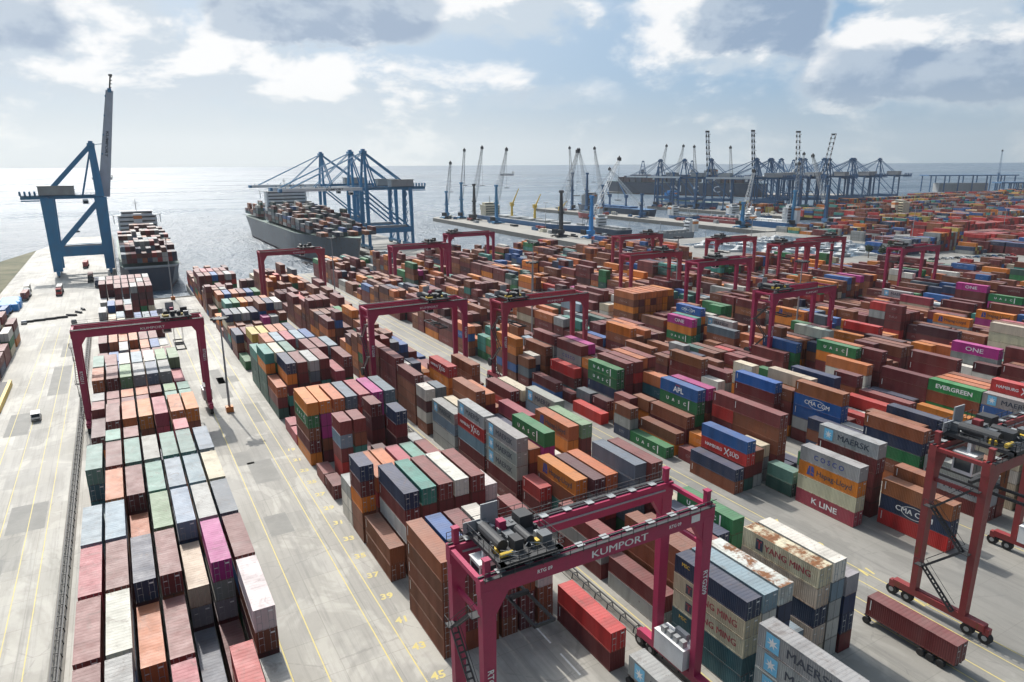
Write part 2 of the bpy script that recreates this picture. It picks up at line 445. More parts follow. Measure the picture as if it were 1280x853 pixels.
# every container: [block,row,bay,X(left),Y(near),z,L,H,colour,logo,key,rusty,tier,ntiers]
BOX = []
ROWS = {'A': [-9.4+2.9*i for i in range(7)], 'B': [30.4+2.9*i for i in range(7)], 'C': [59.1+2.85*i for i in range(7)],
        'D': [98.9+2.9*i for i in range(7)], 'E': [129.9+2.9*i for i in range(7)], 'F': [167+2.9*i for i in range(7)],
        'G': [198.5+2.9*i for i in range(7)], 'H': [235.5+2.9*i for i in range(7)], 'I': [267+2.9*i for i in range(7)],
        'J': [304+2.9*i for i in range(7)], 'K': [335.5+2.9*i for i in range(7)], 'L': [372.5+2.9*i for i in range(7)],
        'M': [404+2.9*i for i in range(7)], 'N': [441+2.9*i for i in range(7)],'O': [472+2.9*i for i in range(7)],
        'P': [509+2.9*i for i in range(7)], 'Q': [540+2.9*i for i in range(7)], 'Z': [-47.5+2.9*i for i in range(4)]}
occ = {}
KEYS = []          # sample points of the hand placed stacks, kept clear of random stacks
rng = random.Random(7)
def place(block, row, Y, L, cols, p=2.85, vis=2, x=None):
    """cols from the ground up; 'co:LOGO' adds lettering, a trailing * marks a rusty one"""
    X = ROWS[block][row] if x is None else x
    H = 2.85 if p > 2.72 else 2.59
    n = len(cols); jx = rng.uniform(-.07,.07)
    for k, c in enumerate(cols):
        lo = None; rusty = False
        if ':' in c: c, lo = c.split(':')
        if c.endswith('*'): rusty = True; c = c[:-1]
        rx = rng.uniform(-.03,.03)
        BOX.append(dict(b=block, r=row, X=X+jx+rx, Y=Y+rng.uniform(-.05,.05), z=k*(H+.004)+.02, L=L, H=H, c=c, logo=lo, key=vis > 0, rust=rusty, t=k+1, n=n))
    occ.setdefault((block, row), []).append((Y, Y+L))
    if vis > 0:
        top = n*H
        for f in (0., .5, 1.):
            for k in range(vis+1):
                z = max(.2, top-.15-k*H*.85)
                if X > 0: KEYS.append((X-.02, Y+f*L, z))
                KEYS.append((X+f*W, Y-.02, z))
        for f in (.2, .8): KEYS.append((X+W*f, Y+L*.9, top+.02)); KEYS.append((X+W*f, Y+L*.1, top+.02))
P4, P2 = 12.19, 6.06
FILL = ['br','mr','mm','bb','dm']
def fl(n, top=None):
    """n fill colours, top one given"""
    c = [rng.choice(['br','mr','mm','bb','dm','mr','or','nv','gy','bl','gn','rd','cr']) for _ in range(n)]
    if top:
        tl_ = top if isinstance(top, list) else [top]
        c[-len(tl_):] = tl_
    return c
# ---- block A (kerb side, seen from above)
A5 = {
 -4.5: ['mm','lb','br','mm','nv','sl','gy'], 8.5: ['mr','gy','pe','mm','sl','rd','gy'], 21.6: ['mm','wh','bb','gy','mr','mm','cr'],
 34.7: ['lb','mm','pe','nv','wh','mr','gy'], 47.8: ['mm','gy','br','mr','lb','mm','wh'],
 60.9: [(5,'mm'),(5,'gy'),(3,'mm'),(4,'pk'),(1,'nv'),(4,'rd'),(3,'gy')],
 74.0: [(5,'mm'),(5,['gy','lb','wh']),(4,'pe'),(4,['br','mm']),(2,'sl'),(2,'mr'),(5,['dm','br','wh'])],
 87.0: [(5,['br','pk']),(5,['mr','mm']),(5,['dm','nv']),(5,['br','mm']),(4,['lb','dm','gy','cr']),(5,['dm','mr','gy','gy','mg']),(5,'mm')],
 100.2: [(5,['nv','nv','lb']),(5,'lb'),(4,['mr','pe']),(5,'lg'),(5,['nv','nv','lb']),(5,'gy'),(5,'sl')],
 113.4: [(3,'dt'),(5,'pe'),(5,['mr','mm']),(5,'aq'),(5,'lb'),(5,'lb'),(5,'cr')],
 127.2: [(5,['dt','dt','aq']),(5,['mr','mm']),(5,['dt','aq']),(5,['nv','gy']),(5,['dt','aq']),(5,['dt','aq']),(5,['rd','bl','lb'])],
 151.5: [(4,['or','dm']),(5,['mr','mm']),(5,['rd','pe']),(5,['br','or']),(5,['pk','pk']),(5,['br','pe']),(5,['br','or'])],
 184.0: [(5,['mr','pe']),(5,['mr','mm']),(5,['dt','lg']),(5,['rd','gy']),(5,'lb'),(5,['nv','gy']),(4,'pk')],
 197.2: [(5,'aq'),(5,'mm'),(5,'wh'),(5,'lb'),(5,'wh'),(5,['dt','lg']),(5,['dt','lg'])],
}
for Y, rows in A5.items():
    for r, it in enumerate(rows):
        if isinstance(it, str): it = (5, it)
        place('A', r, Y, P4, fl(*it), 2.85, 1)
for r, (n, c) in enumerate([(2,'or'),(5,'aq'),(5,'mm'),(3,'bl'),(3,'nv'),(5,'pk'),(3,'bl')]): place('A', r, 140.2 if r < 6 else 140.4, P2, fl(n, c), 2.85, 0)
for k, Y in enumerate((164.9, 171.6, 178)):
    for r in range(7):
        c = [['mm','mm','mr','mm','mm','aq','aq'],['gy','mm','pe','pe','mm','lg','aq'],['gy','pk','mm','pe','mm','aq','lg']][k][r]
        place('A', r, Y, P2, fl(rng.choice((4,5,5)) if k < 2 else 3, c), 2.7, 0)
for k in range(8):      # lower stacks before the tall wall of boxes
    for r in range(7):
        n = rng.choice((3,3,4)) if r < 4 and k > 2 else rng.choice((2,3)) if k < 5 else rng.choice((1,2,2))
        place('A', r, 211+k*13.2, P4, fl(n, rng.choice(['mm','pe','gy','mm','lb','mr','bl','cr'])), 2.75, 0)
for k in range(3):      # tall wall towards the quay
    for r in range(7):
        top = [['gy','mr','mr','mm','gy','mr','mr'],['mr','mm','mr','mr','mm','gy','mr'],['gy','mr','mm','mr','mr','mm','gy']][k][r]
        place('A', r, 329+k*13.4, P4, fl(5 if k else (3 if r < 2 else 5), ['mr','dm',top]) if k or r > 1 else fl(3,'gy'), 2.85, 0)
# ---- block B
BR = ['br','br','br','br','bb']
place('B',0,72.3,P4,BR,2.85,4); place('B',1,72.3,P4,['br','mr','br','mr','bl'],2.85,1); place('B',2,72.3,P4,['br','br','mr','br','mm'],2.85,1)
place('B',3,72.3,P2,['br','mr','mr','mr'],2.85,1); place('B',3,78.5,P2,['br','mr','mr','gy','wh'],2.85,1)
place('B',4,72.3,P4,['dm','mr','br','mm'],2.85,1); place('B',5,72.3,P4,['br','br','wh'],2.85,1); place('B',6,59.5,P4,['mr','rd'],2.85,2)
place('B',4,85.0,P2,['mr','mr','gy'],2.85,0); place('B',5,85.2,P2,['mr','mr','mm'],2.85,1); place('B',6,83.6,P2,['mr','br','rd','mm'],2.85,1); place('B',6,77,P2,['gy','br','mm'],2.85,1)
place('B',0,92.5,P4,['br','bb'],2.85,2); place('B',1,92.5,P4,['br','br','wh','mm','nv'],2.85,4)
place('B',2,92.7,P4,['or','br','mm','mm','tl'],2.85,2); place('B',3,92.7,P4,['or','mm','br','mr','mm'],2.85,2)
place('B',4,92.9,P4,['br','or','mr','mr','wh'],2.85,2); place('B',5,92.8,P4,['mr','mr','br','mr','mm'],2.85,2); place('B',6,94,P2,['gy','gy','lb','wh'],2.85,2)
place('B',0,105.6,P2,['br','br','or','mr','nv'],2.85,4); place('B',0,112.2,P2,['wh','wh','gy'],2.6,1)
for r, (n, c) in enumerate([(0,''),(4,'pe'),(4,'pe'),(4,'pk'),(4,'aq'),(4,'mm'),(3,'mm')]):
    if n: place('B', r, 106, P4, fl(n, c), 2.85, 1)
place('B',6,119,P4,['gy','lb','gy:MAERSK'],2.6,1)
place('B',1,127.8,P2,['rd','rd','mr','lb','mm'],2.85,4); place('B',2,127.8,P2,['br','br','tl','br','mm'],2.85,3)
place('B',5,127.7,P2,['mr','mr','dm','mr','nv'],2.85,3); place('B',4,134.6,P2,['dm','mr','mr','dm','mm'],2.85,3); place('B',3,121,P2,['mr','mr','dm'],2.85,1)
for r, cc in enumerate([['or','mr','br','gn:UASC','or'],['mr','br','mg','mg','or'],['br','mr','gn','br','pe'],['mr','mr','mr','nv','sl'],['mr','rd','mr','rd','pk'],['mm','mr','dm','mg','mg'],['br','mr','rd','dt','sl']]):
    place('B', r, 142.1, P4, cc, 2.85, 4 if r == 0 else 2)
place('B',0,161.6,P2,['pk'],2.85,1); place('B',0,155.4,P2,['pk'],2.6,1)
for r, cc in enumerate([['dg','mr','pe'],['mr','tl','mr','or','nv'],['mr','mr','dm','mr','mm'],['mr','nv','mr','sl','gy'],['br','or','tl','mr','mm'],['mr','br','mr','pk'],['br','mr','gn','mm','mm']]):
    place('B', r, [175,175.5,175,175,175.5,172,174.3][r], P4, cc, 2.85, 2)
for r, cc in enumerate([['dg','dg','dg','or','tl'],['dg','br','mr','gn','cr'],['mr','or','br','lg','aq'],['or','mr','br','mr'],['or','mr','mr','mm','mm'],['br','br','nv','mr','mm'],['or','mr','br','sl','lb']]):
    place('B', r, 188.2, P4, cc, 2.85, 1)
for r, cc in enumerate([['dg','dg','dg','tl'],['dg','mr','br','mr','pe'],['or','br','br','mr','lb'],['mr','mr','br','mr','pk'],['br','mr','mr','br','lb'],['mr','or','mr','mr','bl'],['mr','gy','br']]):
    place('B', r, 201.4, P4, cc, 2.85, 1)
for r, (n, c) in enumerate([(1,'gn'),(4,'yl'),(4,'yl'),(4,'pe'),(4,'pe'),(4,'nv'),(3,'pe')]): place('B', r, 226, P4, fl(n, c), 2.85, 1)
for r, (n, c) in enumerate([(3,'nv'),(3,'mr'),(2,'pk'),(2,'mr'),(2,'br'),(2,'gy'),(2,'br')]): place('B', r, 240, P4, fl(n, c), 2.85, 0)
for r, (n, c) in enumerate([(4,'nv'),(4,'sl'),(4,'gy'),(4,'nv'),(5,'br'),(5,'nv'),(5,'wh')]): place('B', r, 262, P4, fl(n, c), 2.85, 1)
for r, (n, c) in enumerate([(2,'or'),(4,'tl'),(4,'gn'),(4,'or'),(4,'br'),(4,'mr'),(4,'pe')]): place('B', r, 284, P4, fl(n, c), 2.85, 1)
for r, (n, c) in enumerate([(2,'br'),(4,'pe'),(4,'bl'),(4,'pe'),(4,'mm'),(4,'bl'),(4,'gn')]): place('B', r, 306, P4, fl(n, c), 2.85, 1)
for r, (n, c) in enumerate([(5,'mr'),(5,'mm'),(5,'bl'),(5,'mm'),(5,'gy')]): place('B', r, 345, P4, fl(n, c), 2.85, 1)
for r, (n, c) in enumerate([(5,'mr'),(5,'pk'),(5,'pk'),(5,'mm'),(5,'mm')]): place('B', r, 359, P4, fl(n, c), 2.85, 1)
# ---- block C
YM = 'cr:YANG MING'
place('C',0,34.3,P4,['gy:MAERSK','gy:MAERSK','gy:MAERSK','gy:MAERSK'],2.85,3)
place('C',0,48.4,P4,['dt','dt:MSC',YM,YM,'nv:MSC'],2.6,4); place('C',1,48.4,P4,['gy','wh','lb','wh','lb'],2.6,1)
place('C',2,48.4,P4,['nv','nv','nv','nv','wh*'],2.6,1); place('C',3,48.4,P4,['nv','lb'],2.6,1)
place('C',4,47.4,P4,['cr','cr','nv','cr*','cr*:YANG MING'],2.85,3); place('C',5,47.4,P4,['wh','wh','gy','lb','wh'],2.85,3)
place('C',6,47.2,P4,['mr','nv','nv','gy'],2.85,3)
place('C',0,62.5,P4,['gy','mr'],2.6,1); place('C',1,62.5,P4,['br','br','br','br'],2.85,0); place('C',2,62.5,P4,['mr','br','mr','br'],2.6,0); place('C',3,62,P4,['mr','mr','mm'],2.6,0)
place('C',4,64.2,P4,['br','mr','mm'],2.85,0); place('C',5,66.5,P4,['nv','gn','nv'],2.85,0); place('C',6,66.3,P4,['gn','dg','gn','gn:UASC'],2.6,1); place('C',6,79,P2,['gy','nv','cr'],2.6,0)
place('C',0,94.6,P2,['mr','mr','rd'],2.6,1); place('C',0,76.5,P4,['mr','gy','mm'],2.6,0)
place('C',1,87.8,P4,['tl','tl','br','or:Hapag-Lloyd'],2.85,2); place('C',2,86.5,P4,['mr','mr','gy','dm'],2.9,1); place('C',3,86.9,P4,['mr','rd','gy','pe'],2.9,1)
place('C',4,82.8,P4,['gn','sl','sl','sl','sl'],2.85,3); place('C',5,82,P4,['mr','mr','mm','mr','mm'],2.85,1)
place('C',0,102.8,P4,['mr','mr','gy:MAERSK','gy:MAERSK','gy:MAERSK'],2.85,3); place('C',1,103,P4,['gy','mr','mm','bb'],2.85,1)
place('C',2,102.4,P4,['gy','br','mr','mg','gn:UASC'],2.85,1); place('C',3,103,P4,['gy','mr','wh'],2.85,0); place('C',4,102.8,P4,['mr','br','or','or','pe:Hapag-Lloyd'],2.85,2); place('C',5,102.4,P4,['mr','mr','mr','mm','lg'],2.85,2)
place('C',0,116.1,P4,['mr','mr','lb','rd:HAMBURG SUD','gy:MAERSK'],2.85,3); place('C',1,117,P4,['mr','br','gy'],2.85,0); place('C',2,117,P4,['gy','mr','mm'],2.85,0)
place('C',3,118,P4,['mr','gy','nv'],2.85,0); place('C',5,123.5,P2,['mr','mr','pk'],2.85,0); place('C',4,118.5,P4,['nv','nv','mr','pk'],2.85,1); place('C',6,116.2,P4,['br','nv','gy','lb','gy:MAERSK'],2.85,1)
place('C',0,130,P4,['gy','gy','lb','gy:MAERSK'],2.7,1); place('C',1,130,P4,['mr','gy','mr','cr'],2.7,1); place('C',2,130.8,P4,['mr','br','mr','br','bb'],2.75,2)
place('C',3,131.5,P4,['mr','mr','br','mr','pe'],2.7,1); place('C',5,130.4,P4,['mr','mr','br','rd','mm'],2.7,1); place('C',6,129.5,P4,['cr','gy','mr','mr','cr'],2.7,1)
place('C',0,145.8,P2,['br','wh','dm','wh'],2.9,3); place('C',1,145.8,P2,['br','mr','gy','sl'],2.75,1); place('C',2,144.5,P2,['mr','br'],2.75,0)
place('C',3,151.7,P4,['br','or','or','or','rd:HAMBURG SUD'],2.75,2); place('C',5,150.2,P4,['nv','mr','nv','br','bb'],2.8,1); place('C',6,144,P2,['nv','nv','lb'],2.75,1)
place('C',0,153.2,P4,['br','br','br','br','mm'],2.6,3); place('C',0,166.3,P4,['dg','br','mr','mr','mm'],2.75,1); place('C',0,179.3,P4,['br','mr','mr','br','mm'],2.75,1)
place('C',1,168.5,P2,['mr','gn','yl','wh'],2.85,1); place('C',2,168.5,P2,['mr','mr','gn','nv'],2.75,1); place('C',3,168,P4,['mr','br','or'],2.75,0)
# ---- block D
place('D',0,86.6,P4,['br','nv'],2.7,2); place('D',1,86.7,P4,['dg','mr','rd:HAMBURG SUD','bl'],2.7,2); place('D',2,87,P2,['gy','mr','br'],2.7,1); place('D',3,88,P2,['gy','gy','cr'],2.6,0)
place('D',4,86.5,P4,['br','mr','br','br','mm'],2.8,2); place('D',3,80.2,P2,['dg','aq'],2.7,2)
place('D',3,66.9,P4,['pk:K LINE','cr','or:Hapag-Lloyd','gy:COSCO'],2.8,4); place('D',4,69.5,P4,['gy','gy','gn'],2.75,1)
place('D',5,67.6,P4,['mr','mr','mr','mr','gy:MAERSK'],2.8,2); place('D',6,70,P4,['mr','mm','pe'],2.75,0); place('D',4,98.6,P2,['mr','mr','mr','rd','mm'],2.75,1)
place('D',5,53.9,P4,['rd','nv:CMA CGM','bb'],2.85,3)
place('D',0,106.3,P4,['gn:UASC'],2.6,1); place('D',1,106.5,P4,['or','br'],2.7,1); place('D',2,106.4,P4,['mr','mr','br'],2.75,0)
place('D',3,106.4,P4,['nv','br','gn:UASC','gn:UASC','bl:APL'],2.75,3); place('D',4,106.2,P4,['mr','mr','br','dm','mg'],2.75,1)
place('D',0,118.6,P2,['nv','gy','br'],2.6,2); place('D',1,122.6,P2,['br','or','mm'],2.75,1); place('D',2,119,P2,['mr','or','bb'],2.75,0); place('D',0,130,P4,['rd'],2.75,1)
place('D',2,131.6,P4,['gy','gy:COSCO','nv','gn:UASC','gn:UASC'],2.72,3); place('D',3,131.4,P4,['mr','br','mr','mr','mm'],2.8,1); place('D',4,131.2,P4,['mr','mr','mr','rd','mm'],2.75,1)
place('D',5,133,P4,['or','mr','br','mr','pe'],2.8,1); place('D',6,133,P4,['or','mr','mr','br','mm'],2.8,1); place('D',5,119.5,P4,['mr','mr','dt','pe'],2.75,0)
place('D',0,150.7,P4,['bl','mr'],2.7,1); place('D',2,150,P4,['dt','mr','rd'],2.75,1); place('D',1,147,P4,['mr'],2.7,0)
place('D',3,151.1,P4,['gy','gy','gy','gy:COSCO','mm'],2.8,1); place('D',1,167,P2,['mr','nv','wh'],2.75,0); place('D',3,164.6,P4,['mr','mr','gy','gy:COSCO','mm'],2.75,1)
place('D',0,172,P4,['br','bl','br','or','or'],2.6,2); place('D',5,165,P4,['mr','nv','bl'],2.7,0); place('D',6,165,P4,['mr','br','or'],2.7,0)
# ---- block E
place('E',0,69,P4,['pe','br','gn','nv','bb'],2.7,2); place('E',1,88.6,P4,['mr','gy','bl','bl:CMA CGM','bb'],2.85,2)
place('E',0,104,P4,['mr','mr','mr','mr','bl'],2.65,2); place('E',1,113.6,P2,['gy','mr','or','cr','cr'],2.75,0); place('E',0,127.8,P4,['mr','mr','mr','mm','bb'],2.65,2)
place('E',3,69.9,P4,['cr','rd','nv','mr','nv'],2.72,1); place('E',2,72.7,P4,['rd','mr','mr','bb'],2.8,0); place('E',2,99,P4,['mr','mr','or','or','cr'],2.8,0)
place('E',4,97,P4,['mr','gy','gy:MAERSK','gy:MAERSK','nv'],2.85,2); place('E',3,84,P4,['mr','cr','rd'],2.8,0); place('E',5,83.5,P4,['cr:CAI','nv','mr','rd'],2.7,1)
place('E',5,110,P4,['gy','mr','gn','gn:UASC'],2.7,1)
# open-top frames and cream tanks behind the red gantry
for r in range(3,7):
    for k in range(2): place('E', r, 43+k*13, P4, ['cr','cr','wh','cr','wh'][: 4 if r < 5 else 5], 2.6, 0)
# ---- block F, G, H
place('F',1,78.9,P4,['mr','ev:EVERGREEN','br','ev:EVERGREEN'],2.8,2); place('F',1,91.2,P4,['mr','mr','mr','mr'],2.9,2); place('F',2,79,P4,['mr','br','mr','pe'],2.8,0); place('F',3,79,P4,['mr','or','mr','pe'],2.75,0)
place('F',1,66.4,P4,['bl','bl','bl','gy:MAERSK'],2.8,1); place('F',2,66.4,P4,['mr','mr','gy','rd','rd:HAMBURG SUD'],2.8,1)
place('F',5,91,P4,['mr','mr','mr','mr','mm'],2.85,1); place('G',1,91,P4,['gy','gy','gy','gy','mg:ONE'],2.9,1); place('G',3,80,P4,['br','mr','or','mm','mm'],2.8,1)
place('F',1,111,P4,['mr','br','mr','or','gn:UASC'],2.8,1); place('F',2,112,P4,['mr','gy','mr','gy','pe'],2.8,0)
place('F',1,130,P4,['gn','gn','gn','bl'],2.85,1); place('F',1,153.6,P4,['mr','mr','br','sl'],2.65,2); place('F',0,170,P4,['br','gn:UASC','or','mg:ONE'],2.8,3)
place('F',3,160,P4,['mr','bl','nv','gy:MAERSK'],2.85,1); place('F',5,128,P4,['mr','mr','mr','tl','wh'],2.9,1)
place('G',2,127,P4,['mr','mr','mr','mr','rd'],2.7,1); place('G',0,150,P4,['mr','mr','br','or','or:Hapag-Lloyd'],2.8,1); place('H',0,98,P4,['mr','gy','cr','cr','cr'],2.9,1); place('H',2,98.5,P4,['mr','mr','pk','pk','pk'],2.9,1)
place('G',5,108,P4,['mr','mr','mr','mr','dm'],2.85,1)
place('F',2,172,P4,['mr','gy','mr','or','bl:CMA CGM'],2.75,1); place('F',4,172,P4,['mr','mr','wh','wh'],2.75,0)
for r in range(7):
    place('F', r, 201, P4, [rng.choice(('or','br','mr','pe')) for _ in range(5)]+['pe' if r<6 else 'or'], 2.6, 3)
place('H',3,178,P4,['mr','mr','mr','rd','ev:EVERGREEN'],2.85,2); place('H',3,191,P4,['mr','mr','mr','rd','rd:HAMBURG SUD'],2.8,1)
place('H',4,122,P4,['gy','gy','gy','or:Hapag-Lloyd'],2.85,1); place('I',0,118,P4,['mr','mr','mg:ONE','or:Hapag-Lloyd'],2.85,1); place('I',1,106,P4,['mr','mr','bl','bl:CMA CGM'],2.85,1)
place('I',2,150,P4,['gy','gy','cr','pk'],2.85,1)
# ground that must stay open in view
for X in (36, 40, 44, 47):
    for Y in (58, 62, 66, 70): KEYS.append((X, Y, .1))
for x in (99, 101, 103, 105, 96): 
    for Y in (56, 62, 68, 74, 80): KEYS.append((x, Y, .1))
for Y in range(60, 135, 6): KEYS.append((93, Y, .1)); KEYS.append((97.3, Y, .1))
for Y in range(95, 118, 4): KEYS.append((81, Y, .1))
for x in (100, 103, 106, 109, 112, 114, 116, 118):
    for Y in (46, 52, 58, 63): KEYS.append((x, Y, .1))
for Y in range(200, 290, 8): KEYS.append((93.5, Y, .1)); KEYS.append((90, Y, .1))

KP = np.array(KEYS) - np.array([0,0,CH])
def clears(X, Y, L, top):
    """does a box up to height top leave every sample point in sight?"""
    if top <= 0: return True
    lo = np.array([X-.0, Y, 0])-np.array([0,0,CH]); hi = np.array([X+W, Y+L, top])-np.array([0,0,CH])
    with np.errstate(divide='ignore', invalid='ignore'):
        t1 = lo/KP; t2 = hi/KP
    tn = np.minimum(t1,t2).max(1); tf = np.maximum(t1,t2).min(1)
    return not bool(((tn < tf) & (tn < .985) & (tf > 0)).any())
def free(block, row, Y, L):
    return all(Y+L+.2 <= a or Y >= b+.2 for a, b in occ.get((block,row), []))
CL = [['mr','mm','dm','mr','br'], ['br','bb','pe','br'], ['mr','mr','rd','mm'], ['nv','bl','sl'], ['gy','lb','wh','gy'], ['gn','gn','dg','tl'], ['or','or','pe'], ['br','mr','mm','bb'], ['cr','wh'], ['br','mr','bb','dm','mm','br'], ['mg','mr'], ['br','mr','or','mm'], ['mr','br']]
CW = [8,5,4.5,4.4,3.4,3.0,3.2,5.5,1.2,5.5,.5,4.5,6]
LG = {'gn':'UASC','gy':'MAERSK','or':'Hapag-Lloyd','bl':'CMA CGM','rd':'HAMBURG SUD','ev':'EVERGREEN','mg':'ONE'}
def fill(block, Y0, Y1, mean, dens=.93, spread=1.2, off=0.0, pitch=13.1):
    k = 0; Y = Y0+off
    while Y+P4 < Y1:
        bm = rng.gauss(mean, spread*.6); pal = rng.choices(CL, CW)[0]; pal2 = rng.choices(CL, CW)[0]
        for r in range(len(ROWS[block])):
            if rng.random() > dens: continue
            if rng.random() < .42: pal = rng.choices(CL, CW)[0]
            parts = [(Y,P4)] if rng.random() < .68 else [(Y,P2),(Y+P2+.1,P2)]
            if not free(block, r, Y, P4):
                parts = []
                y = Y
                for y in (Y, Y+6.1):
                    if free(block, r, y, P2): parts.append((y,P2))
            for y, L in parts:
                n = max(1, min(5, round(bm+rng.gauss(0, spread*.5))))
                X = ROWS[block][r]
                while n > 0 and not clears(X, y, L, n*2.78): n -= 1
                if n <= 0: continue
                cols = []
                for j in range(n):
                    c = rng.choice(pal if rng.random() < .7 else rng.choices(CL, CW)[0])
                    if c in LG and L > 10 and rng.random() < .3: c = c+':'+LG[c]
                    cols.append(c)
                place(block, r, y, L, cols, rng.choice((2.6,2.85,2.85)), 0)
        Y += pitch
fill('B', 118, 345, 3.0); fill('B', 100, 345, 2.0, .4)
fill('B', 372, 415, 3.6)
fill('C', 62, 395, 3.6); fill('D', 60, 425, 3.5); fill('E', 56, 430, 3.6)
fill('F', 40, 425, 3.9); fill('G', 50, 425, 3.8); fill('H', 60, 415, 3.6); fill('I', 70, 400, 3.5)
fill('J', 80, 300, 3.0, .8); fill('J', 330, 425, 3.2); fill('K', 90, 290, 2.9, .8); fill('L', 100, 260, 2.6, .75); fill('M', 110, 250, 2.4, .7); fill('N', 115, 225, 2.2, .6)
for r in range(4):
    for k, Y in enumerate((215, 228.5, 242, 255.5, 269, 283, 300)):
        place('Z', r, Y, P4, fl([3,4,4,3,3,4,4][k]-(r==3), rng.choice(['mm','gy','mr','pe','wh'])), 2.85, 0)
# far yards beyond the marina: (X0, X1, Y0, Y1, mean tiers, palette)
FAR = [(545,640,400,440,1.6,'m'), (575,660,375,392,1.3,'b'), (660,740,355,390,2.2,'m'), (535,560,320,360,1.5,'b'), (790,860,505,560,3,'m'), (740,780,560,630,3,'m'),
       (740,800,640,690,4,'m'), (860,1100,600,635,4.5,'m'), (1100,1240,300,390,3.6,'m'), (1200,1340,420,500,3.6,'m'), (1140,1300,620,690,4,'m'), (1320,1480,470,560,3.6,'m'), (1320,1500,580,690,4,'m'), (1260,1450,300,400,3.4,'m'), (960,1080,160,240,3.4,'m'), (850,940,120,220,3.4,'r'), (545,600,215,255,3,'b'), (640,760,200,255,3.6,'r'),
       (560,640,262,300,3.6,'r'), (655,760,262,300,3.6,'r'), (600,740,330,360,4,'r'), (470,520,285,305,3.5,'b'), (520,545,262,300,3.6,'m'),
       (780,900,240,330,3.5,'m'), (640,740,400,460,3.6,'m'), (760,860,380,460,3.8,'m'), (880,1010,380,480,3.8,'m'), (1030,1180,400,500,3.6,'m'),
       (850,980,500,590,4.2,'m'), (1000,1130,520,620,4.0,'m'), (720,830,480,560,4.2,'m'), (930,1100,260,350,3.4,'m'), (620,700,180,230,3,'m'), (720,820,130,210,3,'m'),
       (900,1010,610,680,4,'m'), (1150,1300,520,600,3.4,'b')]
fi = 0
for X0, X1, Y0, Y1, mean, pal in FAR:
    Y = Y0
    while Y < Y1:
        X = X0; n0 = rng.gauss(mean, .6)
        while X < X1:
            if rng.random() < .93:
                n = max(1, min(6, round(n0+rng.gauss(0,.5)))); cset = {'r':['rd','mr','mr','rd','bb'], 'b':['nv','bl','gy','mr'], 'm':['mr','br','or','rd','nv','bl','mm','bb','yl','gy','tl']}[pal]
                c0 = rng.choice(cset)
                for j in range(n):
                    BOX.append(dict(b='far', r=0, X=X, Y=Y, z=j*2.65+.02, L=P4, H=2.62, c=(c0 if rng.random()<.55 else rng.choice(cset)), logo=None, key=False, rust=False, t=j+1, n=n))
            X += 2.75 if rng.random() > .06 else 9
        Y += 13.2 if rng.random() > .25 else 22
